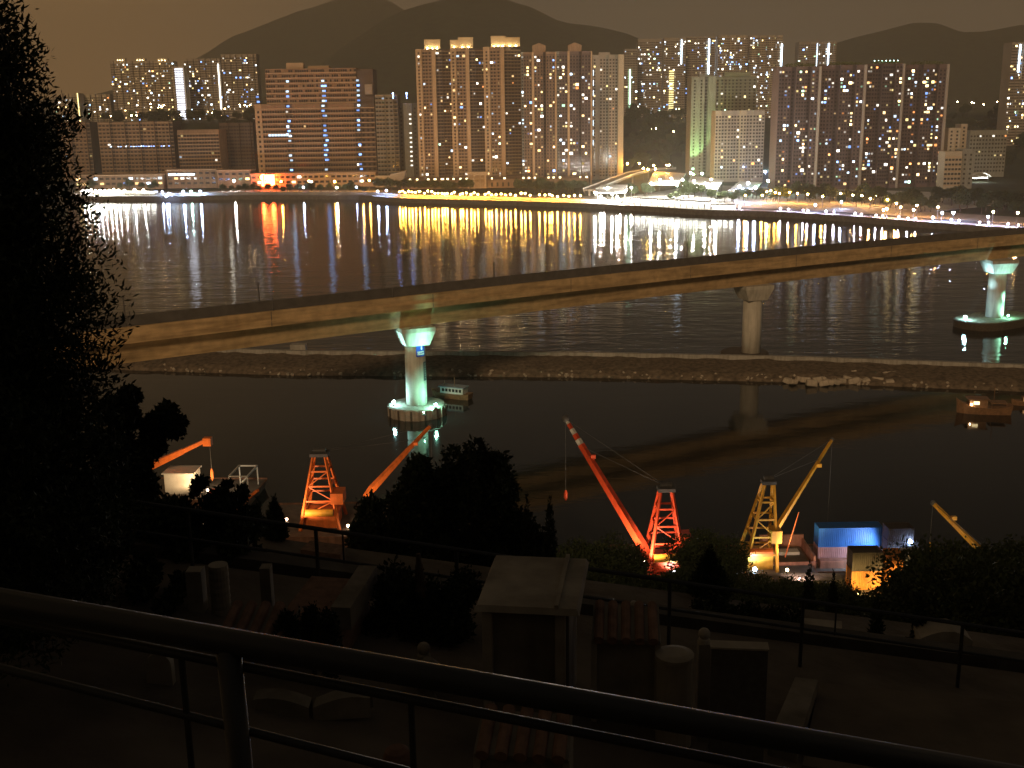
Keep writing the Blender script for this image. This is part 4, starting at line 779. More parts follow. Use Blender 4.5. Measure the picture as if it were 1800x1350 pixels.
for x, y in ((318, 1148), (722, 1228)): b = MB(); q = rl(x, y, 1.61); b.tube(q, (q.x, q.y, q.z - .9), .0055, .0055, 8); b.build('bar', M_rail, t)
t = thing('terrace_railing', 'thin two bar railing along the lower cemetery terrace', 'railing', (0, 12.6, 58.8)); L0 = t.location.copy()
A0 = P(100, 862, 12.6) - L0; A1 = P(2100, 1157, 12.6) - L0; b = MB(); b.tube(A0, A1, .028, .028, 8); b.build('top_rail', M_rail, t)
dz = Vector((0, 0, -.375)); b = MB(); b.tube(A0 + dz, A1 + dz, .02, .02, 8); b.build('lower_rail', M_rail, t)
for x in (330, 553, 800, 1000, 1180, 1420, 1710, 1990): k = (P(x, 900, 12.6).x - A0.x) / (A1.x - A0.x); q = A0.lerp(A1, k); b = MB(); b.tube(q, q + Vector((0, 0, -1.05)), .024, .024, 8); b.build('post', M_rail, t)
for x in (1480, 600): k = (P(x, 900, 12.6).x - A0.x) / (A1.x - A0.x); q = A0.lerp(A1, k); b = MB(); b.tube(q, q + Vector((0, 0, -.4)), .012, .012, 6); b.build('bar', M_rail, t)
# ------------------------------------------------------------------ graves
M_st = mat('grave_stone', (.26, .24, .20), .85, .25, 3, .3, dirt=.4); M_st2 = mat('grave_stone_pale', (.40, .37, .31), .85, .2, 3, .2, dirt=.3); M_brick = mat('grave_brick', (.24, .15, .11), .9, .3, 6, .3); M_gran = mat('grave_granite', (.11, .105, .10), .5, .2, 14)
def gpos(px, py, Y): return P(px, py, Y)
def gz(x, y): return near_z(x, y)
def grave(label, px, Y, name, cat='grave', rz=0.0):
    x = P(px, 1150, Y).x; return thing(name, label, cat, (x, Y, gz(x, Y) - .02), rz)
# big roofed tomb
t = grave('large box tomb with an overhanging flat slab roof', 930, 10.6, 'roofed_tomb', rz=-.14); z1 = P(930, 1078, 10.2).z - t.location.z
b = MB(); b.box(-.42, .44, -.25, .75, 0, z1); b.build('chamber', M_st, t); b = MB(); b.box(-.50, .56, -.42, .95, z1 + .002, z1 + .06, .03, .04); b.build('roof_slab', M_st2, t); b = MB(); b.box(.31, .35, -.40, .93, z1 + .062, z1 + .10); b.build('roof_ridge', M_st2, [o for o in t.children if o.name.startswith('roof_slab')][0])
for x in (-.38, .36): b = MB(); b.box(x - .05, x + .05, -.36, -.27, 0, z1 - .002); b.build('pillar', M_st2, t)
def tiled(label, px, Y, ztop_px, W, n, D, rz, body=True):
    t = grave(label, px, Y, 'tiled_tomb', rz=rz); zt = P(px, ztop_px, Y).z - t.location.z
    if body:
        b = MB(); b.box(-W / 2 + .04, W / 2 - .04, 0, .30, 0, zt - .14); b.build('headstone', M_st, t)
        for s_ in (-1, 1): b = MB(); b.box(s_ * (W / 2 - .02) - .03, s_ * (W / 2 - .02) + .03, -.06, .34, 0, zt - .17); b.build('side_post', M_st2, t)
    b = MB(); b.add([(-W / 2, -.1, zt - .17), (W / 2, -.1, zt - .17), (W / 2, D, zt - .02), (-W / 2, D, zt - .02), (-W / 2, -.1, zt - .13), (W / 2, -.1, zt - .13), (W / 2, D, zt + .02), (-W / 2, D, zt + .02)], [(3, 2, 1, 0), (4, 5, 6, 7), (0, 1, 5, 4), (1, 2, 6, 5), (2, 3, 7, 6), (3, 0, 4, 7)]); b.build('roof_bed', M_st, t)
    r = W / n * .36
    for i in range(n): x = -W / 2 + W * (i + .5) / n; b = MB(); b.tube((x, -.14, zt - .12), (x, D + .02, zt + .03), r, r, 10); b.build('tile_roll', M_brick, t, smooth=False)
    return t
tiled('tomb under a roof of rolled tiles, beside the roofed box tomb', 1100, 10.6, 1098, .70, 5, .42, -.1)
tiled('rolled tile roof low at the bottom edge of the picture', 915, 8.9, 1296, .85, 5, .40, -.14)
tiled('humped tile roof just behind the handrail post at left', 450, 11.0, 1098, .80, 5, .42, -.1)
def finial(label, px, Y, ytop, w_, base_h=None, name='finial_post', rnd=.062):
    t = grave(label, px, Y, name, 'grave post'); zt = P(px, ytop, Y).z - t.location.z
    b = MB(); b.box(-w_ / 2, w_ / 2, -w_ / 2, w_ / 2, 0, zt - 2.6 * rnd); b.build('post', M_st, t); b = MB(); b.lathe([(w_ * .55, 0), (w_ * .5, .04), (w_ * .28, .06), (w_ * .3, .09)], (0, 0, zt - 2.6 * rnd), 12); b.build('neck', M_st2, t)
    b = MB(); b.ball((0, 0, zt - rnd), rnd, 14, 10); b.build('ball', M_st2, t, smooth=True); return t
finial('square post with a round ball beside the flat slab headstone', 1237, 10.5, 1104, .12)
finial('stone post with a ball above the handrail near centre', 745, 10.8, 1129, .14, rnd=.07)
finial('small ball topped post left of the handrail centre', 445, 11.6, 1068, .12, rnd=.07)
finial('ball topped post partly behind the tiled tomb', 1113, 11.9, 1056, .12, rnd=.05)
t = grave('draped stone urn beside the ball topped post near centre', 752, 10.6, 'stone_urn'); zt = P(752, 1158, 10.6).z - t.location.z; b = MB(); b.lathe([(.10, 0), (.10, zt - .5), (.06, zt - .4), (.11, zt - .22), (.13, zt - .08), (.05, zt)], (0, 0, 0), 16); b.build('body', M_st, t)
t = grave('round topped stone pillar beside the tiled tomb', 1186, 10.4, 'round_pillar'); zt = P(1186, 1146, 10.4).z - t.location.z; b = MB(); b.lathe([(.19, 0), (.185, zt - .08), (.20, zt - .07), (.20, zt - .02), (.12, zt)], (0, 0, 0), 20); b.build('shaft', M_st2, t)
t = grave('plain flat slab headstone with a pale top, right of centre', 1300, 10.0, 'slab_headstone', rz=-.12); zt = P(1300, 1142, 10.0).z - t.location.z; b = MB(); b.box(-.275, .275, 0, .13, 0, zt); b.build('slab', M_gran, t); b = MB(); b.box(-.285, .285, -.012, .145, zt + .001, zt + .02); b.build('cap', M_st2, t)
t = grave('curved top headstone on the right behind the terrace railing', 1662, 13.0, 'curved_headstone', rz=-.1); t.location = (P(1662, 1150, 17).x, 17, near_z(7, 17)); zt = P(1662, 1110, 17).z - t.location.z; zb_ = P(1662, 1168, 17).z - t.location.z
b = MB(); pts = [(-.42, zb_ - 1.5), (.42, zb_ - 1.5), (.42, zt - .16), (.28, zt - .06), (.12, zt), (-.08, zt - .01), (-.25, zt - .06), (-.42, zt - .14)]; k = len(pts); b.add([(x, 0, z) for x, z in pts] + [(x, .5, z) for x, z in pts], [tuple(range(k)), tuple(range(k, 2 * k))[::-1]] + [(i, k + i, k + (i + 1) % k, (i + 1) % k) for i in range(k)]); b.build('stone', M_st2, t, fix=True)
# open book wall grave
t = grave('low grave wall shaped like an open book behind the handrail', 540, 9.9, 'book_wall'); zt = P(540, 1240, 9.9).z - t.location.z
for s_ in (-1, 1):
    b = MB(); n_ = 8; top = [(.02 + .56 * i / n_, zt - .06 + .12 * math.sin(math.pi * (.08 + .62 * i / n_))) for i in range(n_ + 1)]
    for i in range(n_): 
        (x0, za), (x1, zb2) = top[i], top[i + 1]; y0 = .10 * x0; y1 = .10 * x1
        b.add([(s_ * x0, y0, 0), (s_ * x1, y1, 0), (s_ * x1, y1 + .2, 0), (s_ * x0, y0 + .2, 0), (s_ * x0, y0, za), (s_ * x1, y1, zb2), (s_ * x1, y1 + .2, zb2), (s_ * x0, y0 + .2, za)], [(0, 1, 5, 4), (4, 5, 6, 7), (2, 3, 7, 6)])
    b.build('wing', M_st, t, fix=True)
t = grave('small round headed stone below the handrail at left', 276, 10.2, 'round_headstone'); zt = P(276, 1150, 10.2).z - t.location.z; b = MB(); pts = [(-.13, 0), (.13, 0)] + [(.13 * math.cos(a), zt - .13 + .13 * math.sin(a)) for a in [math.pi * i / 10 for i in range(11)]]; k = len(pts); b.add([(x, 0, z) for x, z in pts] + [(x, .1, z) for x, z in pts], [tuple(range(k)), tuple(range(k, 2 * k))[::-1]] + [(i, k + i, k + (i + 1) % k, (i + 1) % k) for i in range(k)]); b.build('stone', M_st2, t, fix=True)
t = grave('small orange brown rounded stone at the bottom left of centre', 690, 9.2, 'dome_stone'); zt = P(675, 1312, 9.2).z - t.location.z; b = MB(); b.lathe([(.13, -.2), (.13, zt - .1), (.11, zt - .04), (.06, zt - .005), (.01, zt)], (0, 0, 0), 16); b.build('stone', M_brick, t)
for px, yt, w_, lab in ((356, 1000, .09, 'square stone pillar left of the round banded pillar'), (396, 992, .11, 'round banded stone pillar above the handrail at left')):
    t = grave(lab, px, 12.0, 'stone_pillar', 'pillar'); zt = P(px, yt, 12.0).z - t.location.z; b = MB()
    if w_ < .1: b.box(-w_, w_, -w_, w_, 0, zt)
    else: b.lathe([(w_ * (1 + .05 * (i % 2)), zt * i / 14) for i in range(15)], (0, 0, 0), 18)
    b.build('shaft', M_st2, t)
t = grave('stone jamb post right of the dark cypress gap at left', 478, 12.0, 'stone_pillar', 'pillar'); zt = P(478, 995, 12.0).z - t.location.z; b = MB(); b.box(-.06, .06, -.08, .08, 0, zt); b.build('shaft', M_st, t)
# plots on the second terrace
def plot(label, corners, z, m, kerb=None):
    A = [G(x, y, z) for x, y in corners]; c0 = sum(A, Vector()) / 4; t = thing('grave_plot', label, 'grave plot', (c0.x, c0.y, z - .3)); b = MB(); b.prism([(p.x - c0.x, p.y - c0.y) for p in A], -.9, .3); b.build('slab', m, t, fix=True)
    if kerb:
        p, q = A[kerb[0]] - c0, A[kerb[1]] - c0; b = MB(); b.beam((p.x, p.y, .36), (q.x, q.y, .36), .22, .26); b.build('kerb', M_st, t)
plot('brick red grave slab with a raised kerb on the lower terrace at left', [(488, 1088), (600, 1096), (648, 1020), (548, 1012)], 59.6, M_brick, (1, 2))
plot('brick red grave slab further down beyond the terrace railing', [(528, 966), (598, 975), (606, 958), (545, 950)], 55.7, M_brick)
plot('long pale grave slab seen through the railing right of centre', [(1405, 1110), (1480, 1118), (1480, 1092), (1410, 1086)], 55.0, M_st2)
plot('paved grave forecourt at lower right', [(1410, 1345), (1900, 1420), (1800, 1235), (1440, 1200)], 58.45, mat('forecourt', (.14, .12, .095), .9, .25, 1.5, .2))
plot('narrow dark paved strip right of the flat slab headstone', [(1350, 1300), (1402, 1308), (1438, 1195), (1398, 1190)], 58.62, M_st)
for i in range(16):
    px = random.choice([random.uniform(1000, 1230), random.uniform(1400, 1790), random.uniform(490, 610)]); Y = random.uniform(15, 22); x = P(px, 1050, Y).x
    t = thing('small_headstone', 'small dim headstone on the lower terrace seen through the railing', 'headstone', (x, Y, near_z(x, Y) - .05), random.uniform(-.2, .2), 'headstones on the lower terrace'); w_ = random.uniform(.18, .4); hh = random.uniform(.35, .9); b = MB(); b.box(-w_, w_, 0, .16, 0, hh, .03, .01); b.build('stone', random.choice([M_st, M_st2]), t); b = MB(); b.box(-w_ - .1, w_ + .1, -.5, -.02, 0, .14); b.build('plinth', M_st, t)
# ------------------------------------------------------------------ near trees
def near_tree(name, label, loc, blobs, n, size, aspect, th, tr, limbs, seed, up=.3, shell=.4, cat='tree', m=None):
    t = thing(name, label, cat, loc); put('crown', leaf_mesh('crown', blobs, n, size, m or M_leaf2, aspect, seed, up, shell), t); put('trunk', trunk_mesh(th, tr, limbs, M_bark, seed, .08), t); return t
# big conifer at the left edge
def px2X(px, Y): return P(px, 500, Y).x
Yt = 9.5; bx = -5.35; bz = near_z(-5.35, Yt); bl = []; rr = random.Random(5)
EY = [-420, -250, -60, 0, 60, 120, 200, 260, 320, 360, 420, 470, 520, 560, 610, 640, 700, 800, 900, 1000, 1080]; EX = [-140, -110, 0, 28, 62, 92, 112, 138, 150, 128, 155, 178, 192, 190, 150, 178, 190, 215, 230, 240, 200]
for py in range(-250, 1090, 11):
    z = P(60, py, Yt).z - bz; xe = P(interp(py, EY, EX) + rr.uniform(-16, 6), py, Yt).x - bx; ax = max(.25, xe)
    for a in np.arange(0, 6.28, 6.28 / max(5, int(ax * 5))):
        aa = a + rr.uniform(-.3, .3); l = ax * rr.uniform(.62, .93); s_ = .10 + .11 * ax; bl.append((math.cos(aa) * l, math.sin(aa) * l, z + rr.uniform(-.1, .1), s_ * 1.25, s_ * 1.25, s_ * .8))
    bl.append((0, 0, z, ax * .6, ax * .6, .3))
t = near_tree('conifer_tree', 'tall black conifer filling the left edge of the picture', (bx, Yt, bz), bl, 300000, .062, .34, 8.2, .2, 10, 5, up=.5, shell=.25)
put('inner_foliage', leaf_mesh('inner_foliage', [b_ if len(b_) else b_ for b_ in [(x * .6, y * .6, z, sx * 1.1, sy * 1.1, sz * 1.5) for x, y, z, sx, sy, sz in bl]], 45000, .17, M_leaf2, .7, 77, .2, .1), t)
def blob_tree(name, label, outline, Y, base_y, n, size, seed, fill=60, aspect=.6, cat='tree'):
    """outline: circles (px, py, r px) of the crown as seen; depth comes from the crown's own roundness"""
    k = Y / F; c0 = P(outline[0][0], base_y, Y); x0 = sum(o[0] for o in outline) / len(outline); c0 = P(x0, base_y, Y); zg = near_z(c0.x, Y); bl = []; rr = random.Random(seed)
    span = max(o[0] for o in outline) - min(o[0] for o in outline)
    for px, py, r in outline:
        q = P(px, py, Y); R = r * k * .86
        for j in range(3): bl.append((q.x - c0.x + rr.uniform(-.25, .25) * R, rr.uniform(-.5, .5) * span * k * .5, q.z - zg + rr.uniform(-.2, .2) * R, R * rr.uniform(.7, 1), R, R * rr.uniform(.7, 1)))
    zm = max(b_[2] for b_ in bl)
    return near_tree(name, label, (c0.x, Y, zg), bl, n, size, aspect, max(1, zm * .75), .13 * max(1, zm / 5), 9, seed, cat=cat)
blob_tree('broadleaf_tree', 'black round crowned broadleaf tree in the middle foreground',
  [(746, 806, 24), (738, 826, 30), (790, 825, 34), (828, 812, 28), (866, 836, 40), (885, 850, 32), (716, 866, 40), (760, 880, 70), (840, 880, 62), (880, 860, 34), (650, 912, 40), (645, 950, 40), (690, 950, 60), (770, 960, 75), (850, 960, 70), (905, 940, 45), (930, 965, 40), (650, 985, 40), (700, 1010, 60), (770, 1030, 60), (880, 985, 50), (950, 975, 24)], 27, 1000, 42000, .13, 31)
for px, y0, y1, r, Y, lab in ((967, 890, 1000, 20, 25, 'narrow black cypress at right edge of the middle tree'), (928, 893, 980, 22, 25.5, 'black cypress poking up before the middle tree crown'), (489, 880, 985, 20, 24, 'narrow black cypress beside the upper railing at left'), (461, 892, 985, 22, 24.6, 'slightly shorter cypress left of its pointed neighbour'),
                              (1246, 965, 1075, 42, 24, 'black cypress cone right of the red derrick'), (1420, 1000, 1070, 26, 30, 'small dark cone shrub before the hopper barge'), (1462, 1020, 1075, 20, 30, 'smallest dark cone shrub before the container stacks'), (1535, 1068, 1170, 28, 17, 'dark shrub standing on the lower terrace below the lit containers'), (1610, 1060, 1170, 24, 17.5, 'dark upright shrub left of the curved headstone')):
    c0 = P(px, y1, Y); zg = near_z(c0.x, Y); k = Y / F; bl = []
    zt = P(px, y0, Y).z - zg; zb2 = max(.1, P(px, y1, Y).z - zg)
    nn_ = 12
    for i in range(nn_): u = i / (nn_ - 1); r_ = r * k * (1 - u) ** .7 * (1 if u > .1 else .8) + .05; bl.append((random.uniform(-.1, .1) * r_, 0, zb2 * (1 - u) * .4 + zt * u - r_ * .5 * u, r_, r_, max(.16, zt / nn_)))
    near_tree('cypress', lab, (c0.x, Y, zg), bl, 5200, .10, .35, max(.6, zt * .5), .06, 3, int(px), up=1.2, cat='tree')
blob_tree('broadleaf_tree', 'dark broadleaf tree with a ragged top left of the small crane barge', [(290, 725, 22), (272, 752, 30), (308, 750, 22), (262, 785, 34), (240, 825, 34), (240, 860, 45), (225, 810, 34), (215, 740, 30), (225, 700, 22), (205, 780, 40), (195, 720, 30)], 15, 1000, 20000, .085, 41)
blob_tree('broadleaf_tree', 'black thicket tree below the barge at lower left', [(342, 862, 16), (390, 868, 16), (415, 882, 20), (320, 885, 26), (295, 895, 40), (365, 905, 36), (428, 912, 26), (340, 950, 60), (420, 950, 40), (260, 950, 60), (290, 1010, 50), (440, 990, 26), (380, 985, 36), (200, 930, 60), (170, 1000, 60)], 14, 1050, 30000, .085, 43)
blob_tree('broadleaf_tree', 'black low shrub mass at the far left behind the handrail', [(60, 900, 80), (150, 880, 70), (60, 1000, 70), (160, 970, 70), (240, 1030, 40), (100, 1050, 40), (310, 1040, 30)], 12, 1080, 20000, .085, 47)
blob_tree('shrub', 'black rounded shrub mass between the brick slab and the roofed tomb', [(690, 1060, 46), (750, 1065, 60), (800, 1080, 50), (670, 1095, 40), (730, 1105, 50), (790, 1120, 50), (700, 1030, 50), (810, 1040, 44)], 12.2, 1130, 16000, .055, 61, cat='shrub')
blob_tree('shrub', 'black clipped hedge behind the terrace railing right of centre', [(1225, 1075, 36), (1270, 1080, 38), (1320, 1088, 38), (1365, 1094, 36), (1395, 1100, 24), (1240, 1100, 40), (1300, 1112, 40), (1360, 1120, 36)], 14.6, 1120, 14000, .06, 62, cat='shrub')
for j, (px, Y, lab) in enumerate(((575, 10.6, 'pair'), (548, 10.8, 'pair'), (505, 11, 'pair'))):
    x = P(px, 1100, Y).x; zg = near_z(x, Y); zt = P(px, (1072, 1065, 1076)[j], Y).z - zg; near_tree('potted_shrub', ('small dark rounded shrub right of three before the brick slab', 'small dark pointed shrub in the middle of three before the brick slab', 'small dark shrub left of three before the brick slab')[j], (x, Y, zg), [(0, 0, zt * .55, .14, .14, zt * .45), (0, 0, zt * .8, .09, .09, zt * .2)], 1500, .05, .5, .5, .03, 2, 60 + j, cat='shrub')
# hillside bushes (countable ones)
BU = []
for k in range(4):
    rr = random.Random(90 + k); BU.append((leaf_mesh('crown', [(rr.uniform(-1.6, 1.6), rr.uniform(-1.6, 1.6), rr.uniform(1.2, 3.6), rr.uniform(.9, 1.6), rr.uniform(.9, 1.6), rr.uniform(.8, 1.4)) for _ in range(9)], 9000, .17, M_leaf, .6, 90 + k), trunk_mesh(2.4, .14, 6, M_bark, 90 + k)))
def bush(x, y, s_, label, group):
    t = thing('bush', label, 'bush', (x, y, near_z(x, y) - .2), random.uniform(0, 6.3), group); t.scale = (s_, s_, s_); k = random.randrange(4); put('crown', BU[k][0], t); put('trunk', BU[k][1], t)
for px in range(985, 1640, 17):
    for Y in (random.uniform(70, 85), random.uniform(92, 106), random.uniform(112, 128)):
        x = P(px + random.uniform(-8, 8), 1010, Y).x; top = P(px, 1006 + (px - 1000) * .035 + (26 if px > 1480 else 0), Y).z - near_z(x, Y); 
        if top > 1.2: bush(x, Y, min(2.2, top / 4.6) * random.uniform(.8, 1.0), 'dark bush on the slope below the terrace railing', 'bushes on the near slope')
for px in range(1668, 1840, 13):
    for Y in (random.uniform(48, 60), random.uniform(70, 90), random.uniform(100, 120)):
        x = P(px + random.uniform(-8, 8), 1010, Y).x; top = P(px, (1010 if px < 1660 else 985) + random.uniform(-12, 12), Y).z - near_z(x, Y)
        if top > 1.2: bush(x, Y, min(2.2, top / 4.6), 'dark bush in the thicket at the lower right', 'thicket at the lower right')
for px, py, Y in ((1010, 955, 132), (1030, 960, 128), (1060, 950, 130), (1085, 965, 128), (1235, 940, 135), (1255, 950, 132), (1210, 985, 130)):
    x = P(px, py, Y).x; bush(x, Y, max(.8, (P(px, py, Y).z - near_z(x, Y)) / 4.6), 'bush on the near quay beside the red derrick', 'bushes on the near quay')
# ------------------------------------------------------------------ barges, derricks, containers
M_red = mat('crane_red', (.62, .07, .02), .5, .15, 1.2, dirt=.25); M_org = mat('crane_orange', (.75, .18, .03), .5, .15, 1.2, dirt=.2); M_yel = mat('crane_yellow', (.65, .34, .03), .5, .15, 1.2, dirt=.2); M_rust = mat('barge_rust', (.20, .10, .06), .8, .4, .8, dirt=.4); M_deck = mat('barge_deck', (.14, .12, .10), .9, .3, .6); M_steel = mat('dark_steel', (.07, .07, .07), .6, .2, 2)
def barge(t, x0, x1, y0, y1, zt=1.7):
    b = MB(); b.add([(x0 + 1, y0, -1), (x1 - 1, y0, -1), (x1 - 1, y1, -1), (x0 + 1, y1, -1), (x0, y0, zt), (x1, y0, zt), (x1, y1, zt), (x0, y1, zt)], [(3, 2, 1, 0), (4, 5, 6, 7), (0, 1, 5, 4), (1, 2, 6, 5), (2, 3, 7, 6), (3, 0, 4, 7)]); b.build('hull', M_rust, t)
    b = MB(); b.box(x0 + .3, x1 - .3, y0 + .3, y1 - .3, zt + .004, zt + .05); b.build('deck', M_deck, t)
    for y in (y0 + .1, y1 - .1): b = MB(); b.beam((x0, y, zt + .15), (x1, y, zt + .15), .2, .3); b.build('gunwale', M_rust, t)
def derrick(label, foot, ytop, wb_, wt, m, boom0, boom1, bY0, bY1, barge_ext, stripes=False, bw_=(.9, .55), lampc=(1, .55, .3), power=5000, braces=4, extra=None, lean=0.0, skew=0.0):
    q = G(foot[0], foot[1], 1.8); t = thing('derrick_barge', label, 'crane barge', (q.x, q.y, 0)); barge(t, *barge_ext)
    ht = P(foot[0], ytop, q.y).z; z0 = 1.75; legs = [((sx * wb_ / 2, sy * wb_ * .6, z0), (sx * wt / 2 + lean, sy * wt * .45, ht)) for sx in (-1, 1) for sy in (-1, 1)]
    for a, c_ in legs: b = MB(); b.beam(a, c_, .42, .42, .32, .32); b.build('leg', m, t)
    for k in range(1, braces + 1):
        u = k / (braces + 1); pts = [Vector(a).lerp(Vector(c_), u) for a, c_ in legs]; b = MB()
        for i, j in ((0, 2), (1, 3), (0, 1), (2, 3)): b.beam(pts[i], pts[j], .24, .24)
        b.build('brace', m, t)
        if k < braces:
            u2 = (k + 1) / (braces + 1); p2_ = [Vector(a).lerp(Vector(c_), u2) for a, c_ in legs]; b = MB(); b.beam(pts[0] if k % 2 else pts[2], p2_[2] if k % 2 else p2_[0], .14, .14); b.build('diagonal', m, t)
    b = MB(); b.box(lean - wt * .75, lean + wt * .75, -wt * .6, wt * .6, ht, ht + .5); b.tube((lean - wt * .5, 0, ht + .75), (lean + wt * .5, 0, ht + .75), .42, .42, 10); b.build('sheave_head', M_steel, t)
    b = MB(); b.box(-wb_ * .42, wb_ * .42, -wb_ * .4, wb_ * .4, z0, z0 + 2.2); b.build('winch_house', m, t); b = MB(); b.tube((-wb_ * .35, -wb_ * .5, z0 + 2.8), (wb_ * .35, -wb_ * .5, z0 + 2.8), .6, .6, 12); b.build('winch_drum', M_yel if m is not M_yel else M_org, t)
    b = MB(); b.box(wb_ * .30, wb_ * .62, -wb_ * .55, -.1, z0 + 4.2, z0 + 6.0); b.build('cab', m, t)
    if boom0:
        A = P(*boom0, bY0) - t.location; B = P(*boom1, bY1) - t.location; b = MB(); b.beam(A, A.lerp(B, .12), bw_[0] * .55, bw_[0] * .5, bw_[0], bw_[0]); b.beam(A.lerp(B, .12), A.lerp(B, .78), bw_[0], bw_[0], bw_[1], bw_[1]); bo_ = b.build('boom', m, t)
        n_ = 6 if stripes else 2
        for k in range(n_):
            u0, u1 = .78 + .22 * k / n_, .78 + .22 * (k + 1) / n_; w0 = bw_[1] * (1.02 - .1 * k); b = MB(); b.beam(A.lerp(B, u0), A.lerp(B, u1), w0, w0); b.build('boom_section', (M_bwhite if k % 2 else M_red) if stripes else m, bo_)
        b = MB(); b.ball(B, bw_[1] * .8, 8, 6); b.build('boom_head', M_steel, bo_)
        top = Vector((lean, 0, ht + .6)); b = MB(); b.tube(top, B, .035, .035, 5); b.tube(top, A.lerp(B, .8), .035, .035, 5); b.build('topping_cable', M_steel, t)
        b = MB(); b.tube(B, B + Vector((0, 0, -(B.z - 4) if not stripes else -11)), .03, .03, 5); b.build('hoist_cable', M_steel, t)
        b = MB(); e_ = B + Vector((0, 0, -(B.z - 4) if not stripes else -11)); b.lathe([(.12, 0), (.3, -.5), (.3, -1.1), (.08, -1.6)], e_, 8); b.build('hook_block', m, t)
        mid = A.lerp(B, .72); b = MB(); b.box(mid.x + .2, mid.x + .9, mid.y - .3, mid.y + .3, mid.z, mid.z + .5); b.build('boom_lamp_box', m, bo_)
    return t, q, ht
def work_light(label, loc, target, power, colr, ang=90, lens=30, r=.22):
    t = flood(label, loc, target, power, colr, r, ang, 'barge work lights', lens)
    if 2.9 < loc[2] < 7: b = MB(); b.tube((0, 0, -.4), (0, 0, 1.76 - loc[2] if loc[1] > 142 else 3 - loc[2]), .08, .1, 6); b.build('pole', M_pole, t)
    return t
# derrick 2 (red, long striped boom)
t, q, ht = derrick('red derrick barge with a long striped boom leaning left', (1168, 1000), 862, 5.4, 1.6, M_red, (1148, 990), (994, 736), 146, 156, (-9, 8, -7, 9), True, (1.05, .7))
work_light('work light on the deck of the long boomed red derrick', (q.x - 3.6, q.y - 5.6, 5.2), (q.x, q.y, 8), 6500, (1, .7, .5)); work_light('boom floodlight at the foot of the striped red boom', (q.x - 3.5, q.y - 4.5, 2.4), P(1060, 850, 151), 16000, (1, .72, .45), 60)
work_light('white work light between the legs of the long boomed red derrick', (q.x + .8, q.y - 3.6, 2.6), (q.x + .5, q.y, 5), 1500, (.8, .9, 1), 120, 14)
# derrick 1 (red orange, boom behind the middle tree)
t, q, ht = derrick('red derrick barge left of the middle tree with short boom', (569, 918), 800, 6.2, 1.9, M_org, (640, 874), (757, 748), 172, 182, (-9, 13, -7, 9), False, (.95, .5))
work_light('work light on the deck of the left red derrick', (q.x - 4.5, q.y - 6.6, 4.6), (q.x, q.y, 8), 4200, (1, .62, .4)); work_light('boom floodlight of the left red derrick', (q.x + 4.5, q.y - 4, 2.4), P(700, 810, 177), 9000, (1, .62, .35), 60)
# derrick 3 (yellow)
t, q, ht = derrick('yellow derrick barge with a slender boom leaning right', (1330, 992), 850, 4.6, 1.3, M_yel, (1352, 950), (1463, 772), 148, 156, (-5, 8, -6, 7), False, (.6, .36), lean=1.2)
work_light('bluish work lamp at the foot of the yellow derrick', (q.x - 1.2, q.y - 4.2, 2.6), (q.x, q.y, 7), 1500, (.5, .75, 1), 120, 40, .3); work_light('warm work lamp on the yellow derrick leg', (q.x + 3.2, q.y - 4.6, 2.6), P(1400, 870, 152), 5500, (1, .75, .4), 80)
b = MB(); b.tube((P(1388, 955, 148).x - q.x, 2, 2), (P(1406, 905, 150).x - q.x, 2.5, P(1406, 903, 150).z), .12, .06, 6); b.build('slim_mast', M_org, t)
# derrick 4 (only boom visible at right)
t, q, ht = derrick('yellow derrick barge hidden by the right thicket, only its boom showing', (1775, 1040), 1010, 4, 1.4, M_yel, (1748, 992), (1640, 884), 143, 150, (-8, 8, -4, 7), False, (.75, .5))
work_light('boom floodlight in the right thicket below the yellow boom', (q.x - 1.5, q.y - 3, 3.2), P(1690, 935, 147), 5500, (1, .72, .35), 60)
# left crane barge
q = G(365, 862, 1.6); t = thing('crane_barge', 'flat barge with orange telescopic crane and white deck house at left', 'crane barge', (q.x, q.y, 0), -.06); barge(t, -11, 9, -6, 6)
A = P(262, 822, q.y - 2) - t.location; B = P(362, 774, q.y) - t.location; b = MB(); b.beam(A, A.lerp(B, .6), 1.2, 1.2, .9, .9); b.build('boom', M_org, t); b = MB(); b.beam(A.lerp(B, .6), B, .75, .75, .6, .6); b.build('boom_section', M_org, t); b = MB(); b.box(B.x - .4, B.x + 1.0, B.y - .6, B.y + .6, B.z - .9, B.z + .5); b.build('boom_head', M_org, t)
b = MB(); b.tube((B.x + .6, B.y, B.z - .9), (B.x + .6, B.y, 5.4), .04, .04, 5); b.build('hoist_cable', M_steel, t); b = MB(); b.lathe([(.1, 0), (.3, -.6), (.3, -1.6), (.08, -2.2)], (B.x + .6, B.y, 5.6), 8); b.build('hook_block', M_org, t)
b = MB(); b.box(-6.6, -1.6, -2.5, 1.5, 1.75, 5.4); b.build('deck_house', M_bwhite, t); b = MB(); b.box(-6.9, -1.3, -2.8, 1.8, 5.41, 5.6); b.build('roof', M_bwhite, t)
for sx in (5, 8.2): b = MB(); b.beam((sx, -3, 1.7), (sx, -3, 5.2), .2, .2); b.beam((sx, 3, 1.7), (sx, 3, 5.2), .2, .2); b.beam((sx, -3, 5.2), (sx, 3, 5.2), .25, .25); b.build('gantry_frame', M_bwhite, t)
for sy in (-3, 3): b = MB(); b.beam((5, sy, 5.2), (8.2, sy, 5.2), .22, .22); b.beam((5, sy, 1.9), (8.2, sy, 5), .16, .16); b.build('gantry_beam', M_bwhite, t)
b = MB(); b.box(2.2, 5.2, -5.6, -4.2, 1.75, 3.4); b.build('red_machine', M_red, t); b = MB(); b.beam((8.6, -4, 1.8), (10.5, -5, 3.4), .5, .5); b.build('ramp_arm', M_org, t)
